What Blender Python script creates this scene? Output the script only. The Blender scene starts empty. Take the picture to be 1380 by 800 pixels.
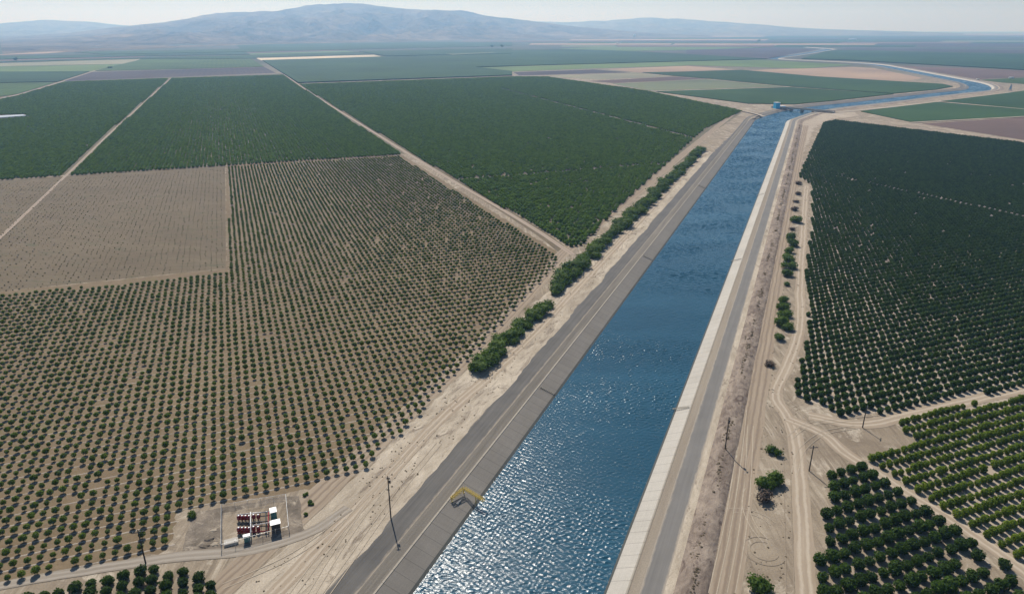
import bpy, bmesh, math, random
import numpy as np
from mathutils import Vector, noise
from mathutils.geometry import delaunay_2d_cdt

random.seed(7)
rng = np.random.default_rng(7)
scene = bpy.context.scene
R = math.radians

# ------------------------------------------------------------------ camera
CAM_H, FOC, VH = 120.0, 935.0, 38.0
PITCH = math.atan((400 - VH) / FOC)
cd = bpy.data.cameras.new("camera")
cd.sensor_width = 36.0
cd.lens = FOC / 1380 * 36.0
cd.clip_start = 1.0
cd.clip_end = 80000.0
cam = bpy.data.objects.new("camera", cd)
cam.location = (0, 0, CAM_H)
cam.rotation_euler = (math.pi / 2 - PITCH, 0, 0)
scene.collection.objects.link(cam)
scene.camera = cam

# ------------------------------------------------------------------ sky, sun, exposure
SUN_AZ, SUN_EL = R(-18), R(46)
w = bpy.data.worlds.new("World")
scene.world = w
w.use_nodes = True
nt = w.node_tree
bg = nt.nodes["Background"]
sky = nt.nodes.new("ShaderNodeTexSky")
sky.sky_type = 'NISHITA'
sky.sun_disc = False
sky.sun_elevation = SUN_EL
sky.sun_rotation = SUN_AZ
sky.altitude = 100
sky.air_density = 1.0
sky.dust_density = 0.3
sky.ozone_density = 1.6
tint = nt.nodes.new("ShaderNodeMix"); tint.data_type = 'RGBA'; tint.blend_type = 'MULTIPLY'; tint.inputs[0].default_value = 1.0
tint.inputs[7].default_value = (0.93, 0.98, 1.05, 1)
nt.links.new(sky.outputs[0], tint.inputs[6]); nt.links.new(tint.outputs[2], bg.inputs[0])
bg.inputs[1].default_value = 0.070
sd = bpy.data.lights.new("sun", 'SUN')
sd.energy = 5.0
sd.angle = R(0.53)
sd.color = (1.0, 0.96, 0.90)
sun = bpy.data.objects.new("sun", sd)
sdir = Vector((math.sin(SUN_AZ) * math.cos(SUN_EL), math.cos(SUN_AZ) * math.cos(SUN_EL), math.sin(SUN_EL)))
sun.rotation_euler = sdir.to_track_quat('Z', 'Y').to_euler()
sun.location = (0, 0, 300)
scene.collection.objects.link(sun)
vs = scene.view_settings
vs.view_transform = 'Standard'
vs.look = 'None'
vs.exposure = 0.0
vs.gamma = 1.0
vs.use_curve_mapping = False
scene.cycles.volume_bounces = 2
scene.cycles.max_bounces = 6
scene.cycles.transparent_max_bounces = 8
scene.cycles.use_denoising = True
HAZE_DENSITY = 1.1e-4

# ------------------------------------------------------------------ survey helpers
SP, CP = math.sin(PITCH), math.cos(PITCH)
def G(u, v, z=0.0):
    """ground point seen at a place of the photograph (1380 x 800), at height z"""
    x, y = (u - 690) / FOC, -(v - 400) / FOC
    dx, dy, dz = x, CP + y * SP, -SP + y * CP
    t = (z - CAM_H) / dz
    return np.array([dx * t, dy * t])
def proj(x, y, z):
    q = np.array([x, y, z - CAM_H])
    zc = q[1] * CP - q[2] * SP
    return 690 + FOC * q[0] / zc, 400 - FOC * (q[1] * SP + q[2] * CP) / zc
TH = R(21.6)                                   # the field grid of the plain
E1 = np.array([-math.sin(TH), math.cos(TH)])   # t axis
E2 = np.array([math.cos(TH), math.sin(TH)])    # s axis
def ST(s, t): return E2 * s + E1 * t
def S(u, v, z=0.0):
    g = G(u, v, z)
    return float(g @ E2), float(g @ E1)
AX = np.array([-0.42, 122.86])                 # canal axis
AD = np.array([0.38493, 0.92295])
AN = np.array([AD[1], -AD[0]])
def CN(al, off): return AX + AD * al + AN * off
def inside(poly, P):
    P = np.asarray(P); x, y = P[:, 0], P[:, 1]
    poly = np.asarray(poly); r = np.zeros(len(P), bool)
    for i in range(len(poly)):
        x1, y1 = poly[i - 1]; x2, y2 = poly[i]
        c = ((y1 > y) != (y2 > y))
        with np.errstate(divide='ignore', invalid='ignore'):
            xi = (x2 - x1) * (y - y1) / (y2 - y1) + x1
        r ^= c & (x < xi)
    return r
def segdist(P, a, b):
    P = np.asarray(P); d = b - a; L = d @ d
    t = np.clip(((P - a) @ d) / L, 0, 1)
    return np.hypot(*(P - (a + t[:, None] * d)).T)

# ------------------------------------------------------------------ materials
def newmat(name):
    m = bpy.data.materials.new(name); m.use_nodes = True
    return m, m.node_tree, m.node_tree.nodes, m.node_tree.links
def ramp(nt_, fac, stops):
    r = nt_.nodes.new("ShaderNodeValToRGB")
    e = r.color_ramp.elements
    while len(e) < len(stops): e.new(0.5)
    for el, (p, c) in zip(e, stops):
        el.position = p; el.color = (*c, 1)
    if fac is not None: nt_.links.new(fac, r.inputs[0])
    return r
def texcoord(nt_, kind, scale=(1, 1, 1), rot=0.0):
    t = nt_.nodes.new("ShaderNodeTexCoord"); mp = nt_.nodes.new("ShaderNodeMapping")
    nt_.links.new(t.outputs[kind], mp.inputs[0])
    mp.inputs['Scale'].default_value = scale
    mp.inputs['Rotation'].default_value = (0, 0, rot)
    return mp.outputs[0]
def tnoise(nt_, vec, scale, detail=4, rough=0.6, dist=0.0):
    n = nt_.nodes.new("ShaderNodeTexNoise")
    n.inputs['Scale'].default_value = scale; n.inputs['Detail'].default_value = detail
    n.inputs['Roughness'].default_value = rough; n.inputs['Distortion'].default_value = dist
    if vec is not None: nt_.links.new(vec, n.inputs['Vector'])
    return n.outputs[0]
def mixc(nt_, fac, a, b, mode='MIX'):
    m = nt_.nodes.new("ShaderNodeMix"); m.data_type = 'RGBA'; m.blend_type = mode
    for sock, val in ((m.inputs[0], fac), (m.inputs[6], a), (m.inputs[7], b)):
        if hasattr(val, 'is_output'): nt_.links.new(val, sock)
        elif isinstance(val, (int, float)): sock.default_value = val
        else: sock.default_value = (*val, 1)
    return m.outputs[2]
def mth(nt_, op, a, b=None):
    m = nt_.nodes.new("ShaderNodeMath"); m.operation = op
    for sock, val in ((m.inputs[0], a), (m.inputs[1], b)):
        if val is None: continue
        if hasattr(val, 'is_output'): nt_.links.new(val, sock)
        else: sock.default_value = val
    return m.outputs[0]
def bump(nt_, h, strength, dist):
    b = nt_.nodes.new("ShaderNodeBump")
    b.inputs['Strength'].default_value = strength; b.inputs['Distance'].default_value = dist
    nt_.links.new(h, b.inputs['Height'])
    return b.outputs[0]

def soil_mat(name, c1, c2, c3=None, coord='Object', stretch=(1, 1, 1), rot=0.0, big=0.02, mid=0.25, fine=2.5, bumpd=0.05, rough=0.95, streak=0.0):
    """earth in two or three tones, with broad patches, clods and fine grain"""
    m, t, N, Lk = newmat(name); b = N["Principled BSDF"]
    v = texcoord(t, coord, stretch, rot)
    v0 = texcoord(t, coord)
    n1 = tnoise(t, v, big, 5, 0.65, 0.6); n2 = tnoise(t, v, mid, 6, 0.7, 0.4); n3 = tnoise(t, v0, fine, 4, 0.6)
    f = mth(t, 'ADD', mth(t, 'MULTIPLY', n1, 0.5), mth(t, 'MULTIPLY', n2, 0.5))
    c = ramp(t, f, [(0.36, c1), (0.52, tuple((a + b_) / 2 for a, b_ in zip(c1, c2))), (0.66, c2)]).outputs[0]
    if c3 is not None:
        n4 = tnoise(t, v, mid * 0.5, 5, 0.75, 1.2)
        k = ramp(t, n4, [(0.54, (0, 0, 0)), (0.66, (1, 1, 1))]).outputs[0]
        c = mixc(t, k, c, c3)
    if streak:
        n5 = tnoise(t, texcoord(t, 'Object', (1, 0.06, 1), R(22.6)), 0.7, 5, 0.7, 0.3); n6 = tnoise(t, texcoord(t, 'Object'), 0.03, 4, 0.6, 1.0)
        k = mth(t, 'MULTIPLY', ramp(t, n5, [(0.5, (0, 0, 0)), (0.64, (1, 1, 1))]).outputs[0], ramp(t, n6, [(0.4, (0, 0, 0)), (0.6, (streak,) * 3)]).outputs[0])
        c = mixc(t, k, c, (0.52, 0.445, 0.345))
        k = mth(t, 'MULTIPLY', ramp(t, n5, [(0.34, (1, 1, 1)), (0.46, (0, 0, 0))]).outputs[0], streak)
        c = mixc(t, k, c, tuple(x * 0.85 for x in c1))
    g = ramp(t, n3, [(0.3, (0.82,) * 3), (0.7, (1.14,) * 3)]).outputs[0]
    c = mixc(t, 1.0, c, g, 'MULTIPLY')
    Lk.new(c, b.inputs['Base Color']); b.inputs['Roughness'].default_value = rough
    b.inputs['Specular IOR Level'].default_value = 0.15
    h = mth(t, 'ADD', n2, mth(t, 'MULTIPLY', n3, 0.3))
    if bumpd: Lk.new(bump(t, h, 0.8, bumpd), b.inputs['Normal'])
    return m

def rut_mat(name, base1, base2, rut, edge, width, ruts):
    """dirt track: wheel ruts at the given offsets across a ribbon"""
    m, t, N, Lk = newmat(name); b = N["Principled BSDF"]
    tc = N.new("ShaderNodeTexCoord"); sx = N.new("ShaderNodeSeparateXYZ")
    Lk.new(tc.outputs['UV'], sx.inputs[0])
    uv = texcoord(t, 'UV', (0.05, 1, 1)); uv2 = texcoord(t, 'UV', (0.25, 1, 1))
    n1 = tnoise(t, uv, 0.8, 5, 0.7, 0.5); n2 = tnoise(t, uv2, 1.6, 5, 0.7, 0.3); n0 = tnoise(t, texcoord(t, 'UV'), 0.05, 4)
    c = ramp(t, n1, [(0.3, base1), (0.7, base2)]).outputs[0]
    wob = mth(t, 'MULTIPLY', mth(t, 'SUBTRACT', n0, 0.5), 1.5)
    vv = mth(t, 'ADD', sx.outputs[1], wob)
    for r_ in ruts:
        d = mth(t, 'ABSOLUTE', mth(t, 'SUBTRACT', vv, r_))
        d = mth(t, 'ADD', d, mth(t, 'MULTIPLY', mth(t, 'SUBTRACT', n2, 0.5), 0.9))
        k = ramp(t, d, [(0.15, (1, 1, 1)), (0.55, (0, 0, 0))]).outputs[0]
        c = mixc(t, k, c, rut)
    d = mth(t, 'ABSOLUTE', sx.outputs[1])
    d = mth(t, 'ADD', mth(t, 'DIVIDE', d, width / 2), mth(t, 'MULTIPLY', mth(t, 'SUBTRACT', n2, 0.5), 0.8))
    k = ramp(t, d, [(0.72, (0, 0, 0)), (0.98, (1, 1, 1))]).outputs[0]
    c = mixc(t, k, c, edge)
    Lk.new(c, b.inputs['Base Color']); b.inputs['Roughness'].default_value = 0.95
    b.inputs['Specular IOR Level'].default_value = 0.15
    Lk.new(bump(t, n2, 0.6, 0.06), b.inputs['Normal'])
    return m

def crop_mat(name, c1, c2, pitch=0.0, rough=0.9, bumpd=0.4):
    m, t, N, Lk = newmat(name); b = N["Principled BSDF"]
    v = texcoord(t, 'Object', (1, 1, 1), -TH)
    vs_ = texcoord(t, 'Object', (0.15, 1, 1), -TH)
    n1 = tnoise(t, v, 0.006, 5, 0.6, 0.4); n2 = tnoise(t, v, 0.12, 5, 0.7); n3 = tnoise(t, vs_, 0.03, 4, 0.6)
    f = mth(t, 'ADD', mth(t, 'MULTIPLY', n1, 0.45), mth(t, 'ADD', mth(t, 'MULTIPLY', n2, 0.25), mth(t, 'MULTIPLY', n3, 0.3)))
    sx = N.new("ShaderNodeSeparateXYZ"); Lk.new(v, sx.inputs[0])
    st = mth(t, 'SINE', mth(t, 'ADD', mth(t, 'MULTIPLY', sx.outputs[0], 0.42), mth(t, 'MULTIPLY', n2, 1.5)))
    f = mth(t, 'ADD', f, mth(t, 'MULTIPLY', st, 0.05))
    n4 = tnoise(t, v, 0.0022, 3, 0.5, 0.3)
    c = ramp(t, f, [(0.36, c1), (0.64, c2)]).outputs[0]
    c = mixc(t, 1.0, c, ramp(t, n4, [(0.3, (0.78,) * 3), (0.7, (1.25, 1.2, 1.1))]).outputs[0], 'MULTIPLY')
    Lk.new(c, b.inputs['Base Color']); b.inputs['Roughness'].default_value = rough
    b.inputs['Specular IOR Level'].default_value = 0.1
    if bumpd: Lk.new(bump(t, n2, 1.0, bumpd), b.inputs['Normal'])
    return m

def leaf_mat(name, dark, light, trans=0.3):
    m, t, N, Lk = newmat(name); b = N["Principled BSDF"]; out = N["Material Output"]
    oi = N.new("ShaderNodeObjectInfo"); geo = N.new("ShaderNodeNewGeometry")
    n1 = tnoise(t, texcoord(t, 'Object'), 1.7, 3)
    f = mth(t, 'ADD', mth(t, 'MULTIPLY', geo.outputs['Random Per Island'], 0.45),
            mth(t, 'ADD', mth(t, 'MULTIPLY', oi.outputs['Random'], 0.35), mth(t, 'MULTIPLY', n1, 0.25)))
    c = ramp(t, f, [(0.1, dark), (0.95, light)]).outputs[0]
    Lk.new(c, b.inputs['Base Color']); b.inputs['Roughness'].default_value = 0.6
    b.inputs['Specular IOR Level'].default_value = 0.08
    tr = N.new("ShaderNodeBsdfTranslucent")
    Lk.new(mixc(t, 1.0, c, (1.3, 1.45, 0.5), 'MULTIPLY'), tr.inputs[0])
    mx = N.new("ShaderNodeMixShader"); mx.inputs[0].default_value = trans
    Lk.new(b.outputs[0], mx.inputs[1]); Lk.new(tr.outputs[0], mx.inputs[2]); Lk.new(mx.outputs[0], out.inputs[0])
    return m

def paint_mat(name, col, rough=0.5, metal=0.0, wear=None, scale=3.0):
    m, t, N, Lk = newmat(name); b = N["Principled BSDF"]
    n = tnoise(t, texcoord(t, 'Object'), scale, 5, 0.7)
    c = ramp(t, n, [(0.3, tuple(x * 0.8 for x in col)), (0.7, col)]).outputs[0]
    if wear is not None:
        k = ramp(t, tnoise(t, texcoord(t, 'Object'), scale * 1.7, 6, 0.75), [(0.56, (0, 0, 0)), (0.66, (1, 1, 1))]).outputs[0]
        c = mixc(t, k, c, wear)
    Lk.new(c, b.inputs['Base Color']); b.inputs['Roughness'].default_value = rough; b.inputs['Metallic'].default_value = metal
    return m

def concrete_mat(name, c1, c2, joint=4.6, stain=True):
    m, t, N, Lk = newmat(name); b = N["Principled BSDF"]
    uv = texcoord(t, 'UV'); uvs = texcoord(t, 'UV', (1, 0.12, 1)); uvl = texcoord(t, 'UV', (0.04, 1, 1))
    n1 = tnoise(t, uv, 0.06, 5, 0.65); n2 = tnoise(t, uvs, 0.9, 5, 0.7); n3 = tnoise(t, uvl, 1.5, 5, 0.7); n4 = tnoise(t, uv, 3.0, 4)
    f = mth(t, 'ADD', mth(t, 'MULTIPLY', n1, 0.4), mth(t, 'ADD', mth(t, 'MULTIPLY', n2, 0.3), mth(t, 'MULTIPLY', n3, 0.3)))
    c = ramp(t, f, [(0.36, c1), (0.64, c2)]).outputs[0]
    c = mixc(t, 1.0, c, ramp(t, n4, [(0.3, (0.88,) * 3), (0.7, (1.08,) * 3)]).outputs[0], 'MULTIPLY')
    if joint:
        tc = N.new("ShaderNodeTexCoord"); sx = N.new("ShaderNodeSeparateXYZ"); Lk.new(tc.outputs['UV'], sx.inputs[0])
        d = mth(t, 'ABSOLUTE', mth(t, 'SUBTRACT', mth(t, 'FRACT', mth(t, 'DIVIDE', sx.outputs[0], joint)), 0.5))
        k = ramp(t, d, [(0.0, (0.5,) * 3), (0.028, (1, 1, 1))]).outputs[0]
        c = mixc(t, 1.0, c, k, 'MULTIPLY')
    Lk.new(c, b.inputs['Base Color']); b.inputs['Roughness'].default_value = 0.85
    b.inputs['Specular IOR Level'].default_value = 0.25
    return m

def asphalt_mat(name, c1, c2, edge, half):
    m, t, N, Lk = newmat(name); b = N["Principled BSDF"]
    uv = texcoord(t, 'UV'); uvl = texcoord(t, 'UV', (0.02, 1, 1)); uvm = texcoord(t, 'UV', (0.2, 1, 1))
    n1 = tnoise(t, uvl, 0.9, 6, 0.75, 0.2); n2 = tnoise(t, uv, 0.07, 5, 0.65); n3 = tnoise(t, uvm, 1.2, 5, 0.7)
    f = mth(t, 'ADD', mth(t, 'MULTIPLY', n1, 0.6), mth(t, 'MULTIPLY', n2, 0.4))
    c = ramp(t, f, [(0.36, c1), (0.64, c2)]).outputs[0]
    tc = N.new("ShaderNodeTexCoord"); sx = N.new("ShaderNodeSeparateXYZ"); Lk.new(tc.outputs['UV'], sx.inputs[0])
    d = mth(t, 'ADD', mth(t, 'DIVIDE', mth(t, 'ABSOLUTE', sx.outputs[1]), half), mth(t, 'MULTIPLY', mth(t, 'SUBTRACT', n3, 0.5), 0.55))
    k = ramp(t, d, [(0.78, (0, 0, 0)), (1.0, (1, 1, 1))]).outputs[0]
    c = mixc(t, k, c, edge)
    Lk.new(c, b.inputs['Base Color']); b.inputs['Roughness'].default_value = 0.85
    b.inputs['Specular IOR Level'].default_value = 0.25
    return m

def water_mat():
    m, t, N, Lk = newmat("canal_water"); b = N["Principled BSDF"]
    vs_ = texcoord(t, 'Object', (0.5, 1, 1), R(8)); vg = texcoord(t, 'Object', (0.35, 1, 1), R(30))
    n2 = tnoise(t, vs_, 4.5, 3, 0.6, 0.4)
    gust = tnoise(t, vg, 0.03, 4, 0.6, 0.8)
    Lk.new(bump(t, n2, 1.0, 0.06), b.inputs['Normal'])
    c = ramp(t, gust, [(0.3, (0.011, 0.056, 0.090)), (0.7, (0.019, 0.082, 0.128))]).outputs[0]
    Lk.new(c, b.inputs['Base Color'])
    b.inputs['Roughness'].default_value = 0.19; b.inputs['IOR'].default_value = 1.38
    return m

M = {}
M['ground'] = soil_mat("dry_earth", (0.21, 0.165, 0.118), (0.36, 0.295, 0.215), (0.50, 0.43, 0.335), mid=0.12, bumpd=0.12, streak=0.7)
M['sand'] = soil_mat("pale_sand", (0.30, 0.245, 0.18), (0.60, 0.515, 0.40), (0.23, 0.185, 0.14), coord='UV', stretch=(0.35, 1, 1), big=0.06, mid=0.35, bumpd=0.25)
M['orch_soil'] = soil_mat("orchard_soil", (0.160, 0.116, 0.070), (0.245, 0.183, 0.113), (0.190, 0.158, 0.086), big=0.015, mid=0.2)
M['young_soil'] = soil_mat("replanted_soil", (0.135, 0.104, 0.066), (0.195, 0.153, 0.100), (0.130, 0.116, 0.070), stretch=(1, 3, 1), rot=-TH, big=0.012, mid=0.08)
M['pale_soil'] = soil_mat("pale_orchard_soil", (0.33, 0.265, 0.20), (0.50, 0.425, 0.335))
M['dark_soil'] = soil_mat("dark_orchard_soil", (0.13, 0.115, 0.075), (0.20, 0.165, 0.11), bumpd=0)  # dark greenish-brown soil of the far orchards
M['scrub'] = soil_mat("dry_scrub", (0.13, 0.098, 0.080), (0.40, 0.325, 0.255), (0.12, 0.088, 0.072), coord='UV', stretch=(0.5, 1, 1), big=0.1, mid=0.55, fine=3.0, bumpd=0.5)
M['shoulder'] = soil_mat("road_shoulder", (0.125, 0.112, 0.095), (0.25, 0.222, 0.182), coord='UV', stretch=(0.05, 1, 1), big=0.1, mid=0.8)
M['shoulder_pale'] = soil_mat("gravel_shoulder", (0.26, 0.215, 0.165), (0.34, 0.29, 0.225), coord='UV', stretch=(0.05, 1, 1), big=0.1, mid=0.8)
M['asphalt_left'] = asphalt_mat("old_asphalt_left", (0.080, 0.075, 0.069), (0.150, 0.139, 0.125), (0.31, 0.26, 0.20), 3.6)
M['asphalt_right'] = asphalt_mat("old_asphalt_right", (0.145, 0.137, 0.125), (0.21, 0.196, 0.178), (0.34, 0.29, 0.23), 2.5)
M['lining_left'] = concrete_mat("canal_concrete_left", (0.175, 0.158, 0.135), (0.245, 0.222, 0.19))  # darkened base colour stands in for shade on the left slope
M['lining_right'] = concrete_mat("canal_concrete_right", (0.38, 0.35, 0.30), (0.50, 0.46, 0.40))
M['wet'] = concrete_mat("wet_concrete", (0.05, 0.055, 0.05), (0.09, 0.09, 0.08), joint=0)
M['lip'] = concrete_mat("concrete_lip", (0.31, 0.27, 0.215), (0.40, 0.355, 0.285), joint=4.6)
M['water'] = water_mat()
M['track'] = rut_mat("dirt_track", (0.30, 0.235, 0.17), (0.40, 0.325, 0.24), (0.46, 0.385, 0.295), (0.30, 0.24, 0.175), 7, (-0.95, 0.95))
M['track_wide'] = rut_mat("wide_dirt_road", (0.27, 0.21, 0.15), (0.38, 0.305, 0.225), (0.24, 0.185, 0.135), (0.34, 0.275, 0.205), 9, (-2.2, -0.4, 1.6))
M['track_pink'] = rut_mat("farm_dirt_road", (0.28, 0.215, 0.165), (0.36, 0.285, 0.22), (0.39, 0.315, 0.245), (0.20, 0.155, 0.115), 6, (-0.9, 0.9))
M['gravel'] = rut_mat("grey_gravel_track", (0.23, 0.195, 0.155), (0.32, 0.275, 0.22), (0.35, 0.305, 0.25), (0.27, 0.215, 0.155), 4, (-0.8, 0.8))
M['dark_gravel'] = soil_mat("oiled_gravel", (0.10, 0.082, 0.064), (0.29, 0.24, 0.185), (0.38, 0.32, 0.245), big=0.12, mid=0.35)
M['tyre'] = soil_mat("tyre_marks", (0.255, 0.205, 0.150), (0.32, 0.26, 0.195), mid=0.6, bumpd=0)
M['tyre_pale'] = soil_mat("pale_tyre_marks", (0.38, 0.315, 0.235), (0.48, 0.405, 0.31), mid=0.6, bumpd=0)
M['drip'] = soil_mat("pale_drip_ridge", (0.40, 0.335, 0.265), (0.52, 0.455, 0.38), mid=1.5, bumpd=0)
M['leaf_young'] = leaf_mat("young_citrus_leaf", (0.052, 0.088, 0.012), (0.175, 0.235, 0.036), 0.38)
M['leaf_dark'] = leaf_mat("dark_citrus_leaf", (0.018, 0.040, 0.008), (0.08, 0.135, 0.022), 0.34)
M['leaf_sapling'] = leaf_mat("sapling_leaf", (0.085, 0.085, 0.040), (0.145, 0.145, 0.070), 0.2)
M['leaf_dry'] = leaf_mat("dry_grass_tuft", (0.13, 0.100, 0.076), (0.31, 0.245, 0.175), 0.2)
M['leaf_deep'] = leaf_mat("deep_citrus_leaf", (0.021, 0.050, 0.009), (0.085, 0.140, 0.020), 0.28)
M['leaf_light'] = leaf_mat("light_citrus_leaf", (0.075, 0.12, 0.01), (0.23, 0.29, 0.03), 0.4)
M['leaf_mid'] = leaf_mat("orchard_leaf", (0.062, 0.120, 0.014), (0.215, 0.300, 0.036), 0.32)
M['leaf_shrub'] = leaf_mat("shrub_leaf", (0.034, 0.07, 0.01), (0.125, 0.185, 0.03), 0.35)
M['leaf_dead'] = leaf_mat("dead_shrub_twig", (0.055, 0.040, 0.032), (0.135, 0.10, 0.078), 0.05)
M['bark'] = paint_mat("bark", (0.10, 0.075, 0.055), 0.9)
M['pole'] = paint_mat("weathered_pole", (0.050, 0.042, 0.036), 0.9)
M['yellow'] = paint_mat("yellow_paint", (0.60, 0.42, 0.035), 0.5, 0, (0.30, 0.16, 0.03))
M['red'] = paint_mat("red_paint", (0.30, 0.012, 0.018), 0.4)
M['white'] = paint_mat("white_enamel", (0.80, 0.80, 0.78), 0.4)
M['steel'] = paint_mat("galvanised_steel", (0.50, 0.51, 0.52), 0.45, 0.5)
M['dark'] = paint_mat("dark_steel", (0.03, 0.035, 0.035), 0.5)
M['teal'] = paint_mat("teal_enamel", (0.08, 0.26, 0.24), 0.5)
M['blue'] = paint_mat("sky_blue_sheet", (0.03, 0.50, 0.85), 0.4, 0, None, 0.3)
M['concrete'] = paint_mat("plain_concrete", (0.50, 0.46, 0.40), 0.9)
M['plastic'] = paint_mat("pale_plastic", (0.47, 0.49, 0.50), 0.35, 0, None, 0.05)

# ------------------------------------------------------------------ mesh helpers
COL = scene.collection
def tag(o, label=None, cat=None, group=None, kind=None):
    if label: o["label"] = label
    if cat: o["category"] = cat
    if group: o["group"] = group
    if kind: o["kind"] = kind
    return o
def link(name, me, mats=(), parent=None):
    for m_ in mats: me.materials.append(m_)
    o = bpy.data.objects.new(name, me); COL.objects.link(o)
    if parent is not None: o.parent = parent
    return o
def empty(name, loc, rz=0.0):
    o = bpy.data.objects.new(name, None); o.location = loc; o.rotation_euler = (0, 0, rz)
    o.empty_display_size = 0.5
    COL.objects.link(o); return o
class MB:
    def __init__(s): s.v = []; s.f = []; s.m = []
    def add(s, V, F, mi=0):
        b = len(s.v); s.v += [tuple(map(float, p)) for p in V]
        s.f += [tuple(i + b for i in f) for f in F]; s.m += [mi] * len(F)
    def box(s, c, size, rz=0.0, mi=0, taper=1.0):
        x, y, z = (k / 2 for k in size); V = []
        for dz, k in ((-z, 1), (z, taper)):
            for dx, dy in ((-x, -y), (x, -y), (x, y), (-x, y)):
                X, Y = dx * k, dy * k
                V.append((c[0] + X * math.cos(rz) - Y * math.sin(rz), c[1] + X * math.sin(rz) + Y * math.cos(rz), c[2] + dz))
        s.add(V, [(3, 2, 1, 0), (4, 5, 6, 7), (0, 1, 5, 4), (1, 2, 6, 5), (2, 3, 7, 6), (3, 0, 4, 7)], mi)
    def tube(s, p, q, r1, r2=None, n=8, mi=0, cap=True):
        p, q = Vector(p), Vector(q); r2 = r1 if r2 is None else r2
        d = (q - p).normalized(); a = d.orthogonal().normalized(); b = d.cross(a); V = []
        for c, r in ((p, r1), (q, r2)):
            for i in range(n):
                t = 2 * math.pi * i / n; V.append(c + a * (r * math.cos(t)) + b * (r * math.sin(t)))
        F = [(i, (i + 1) % n, n + (i + 1) % n, n + i) for i in range(n)]
        if cap: F += [tuple(range(n - 1, -1, -1)), tuple(range(n, 2 * n))]
        s.add(V, F, mi)
    def lathe(s, prof, n=12, c=(0, 0, 0), mi=0):
        V = [(c[0] + r * math.cos(2 * math.pi * i / n), c[1] + r * math.sin(2 * math.pi * i / n), c[2] + z) for r, z in prof for i in range(n)]
        F = [(k * n + i, k * n + (i + 1) % n, (k + 1) * n + (i + 1) % n, (k + 1) * n + i) for k in range(len(prof) - 1) for i in range(n)]
        F += [tuple(range(n - 1, -1, -1)), tuple(range((len(prof) - 1) * n, len(prof) * n))]
        s.add(V, F, mi)
    def mesh(s, name, smooth=False):
        me = bpy.data.meshes.new(name); me.from_pydata(s.v, [], s.f)
        me.polygons.foreach_set('material_index', s.m)
        if smooth: me.polygons.foreach_set('use_smooth', [True] * len(s.f))
        me.update(); return me
    def build(s, name, mats, parent=None, smooth=False):
        return link(name, s.mesh(name, smooth), mats if isinstance(mats, (list, tuple)) else [mats], parent)

def ragged(poly, step=1.2, amp=0.9):
    out = []
    for i in range(len(poly)):
        a, b = np.asarray(poly[i]), np.asarray(poly[(i + 1) % len(poly)]); L_ = np.hypot(*(b - a)); n_ = max(1, int(L_ / step)); nn_ = np.array([b[1] - a[1], a[0] - b[0]]) / max(L_, 1e-6)
        for k_ in range(n_):
            p = a + (b - a) * k_ / n_
            out.append(p + nn_ * amp * (noise.noise((p[0] * 0.25, p[1] * 0.25, 1)) + 0.6 * noise.noise((p[0] * 0.9, p[1] * 0.9, 4))))
    return out
def flat(name, poly, z, mat, kind='structure', height=0.0):
    """a field: a sheet at height z, or a low slab of standing crop"""
    P = [tuple(p) for p in poly]
    a = sum(P[i - 1][0] * P[i][1] - P[i][0] * P[i - 1][1] for i in range(len(P)))
    if a < 0: P = P[::-1]
    n = len(P); V = [(x, y, z + height) for x, y in P]; F = [tuple(range(n))]
    if height > 0:
        V += [(x, y, -0.3) for x, y in P]
        F += [(i, n + i, n + (i + 1) % n, (i + 1) % n) for i in range(n)]
    me = bpy.data.meshes.new(name); me.from_pydata(V, [], F); me.update()
    o = link(name, me, [mat]); return tag(o, kind=kind)

def catmull(P, step):
    P = [np.asarray(p, float) for p in P]; out = []
    Q = [2 * P[0] - P[1]] + P + [2 * P[-1] - P[-2]]
    for i in range(1, len(Q) - 2):
        p0, p1, p2, p3 = Q[i - 1:i + 3]
        n = max(2, int(np.hypot(*(p2 - p1)) / step))
        for k in range(n):
            t = k / n
            out.append(0.5 * (2 * p1 + (p2 - p0) * t + (2 * p0 - 5 * p1 + 4 * p2 - p3) * t * t + (3 * p1 - p0 - 3 * p2 + p3) * t ** 3))
    out.append(P[-1]); return np.array(out)
def frames(C):
    d = np.gradient(C, axis=0); d /= np.hypot(*d.T)[:, None]
    return d, np.stack([d[:, 1], -d[:, 0]], 1)
def sweep(name, C, prof, mats, u0=None, smooth=False, jit=None):
    """prof: list of (offset, z); one strip between neighbours; mats per strip"""
    d, n = frames(C); L = np.concatenate([[0], np.cumsum(np.hypot(*np.diff(C, axis=0).T))])
    K = len(prof); V = []; mid = u0 if u0 is not None else 0.0
    for i in range(len(C)):
        for k, (o, z) in enumerate(prof):
            oo, zz = o, z
            if jit is not None: oo, zz = jit(L[i], o, z, k)
            p = C[i] + n[i] * oo; V.append((p[0], p[1], zz))
    F = []; MI = []; UV = []
    for i in range(len(C) - 1):
        for k in range(K - 1):
            F.append((i * K + k, i * K + k + 1, (i + 1) * K + k + 1, (i + 1) * K + k)); MI.append(mats[1][k])
            a, b = prof[k][0] - mid, prof[k + 1][0] - mid
            UV += [L[i], a, L[i], b, L[i + 1], b, L[i + 1], a]
    me = bpy.data.meshes.new(name); me.from_pydata(V, [], F)
    me.polygons.foreach_set('material_index', MI)
    uvl = me.uv_layers.new(name='UVMap'); uvl.data.foreach_set('uv', UV)
    if smooth: me.polygons.foreach_set('use_smooth', [True] * len(F))
    me.update(); return link(name, me, mats[0])
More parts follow.
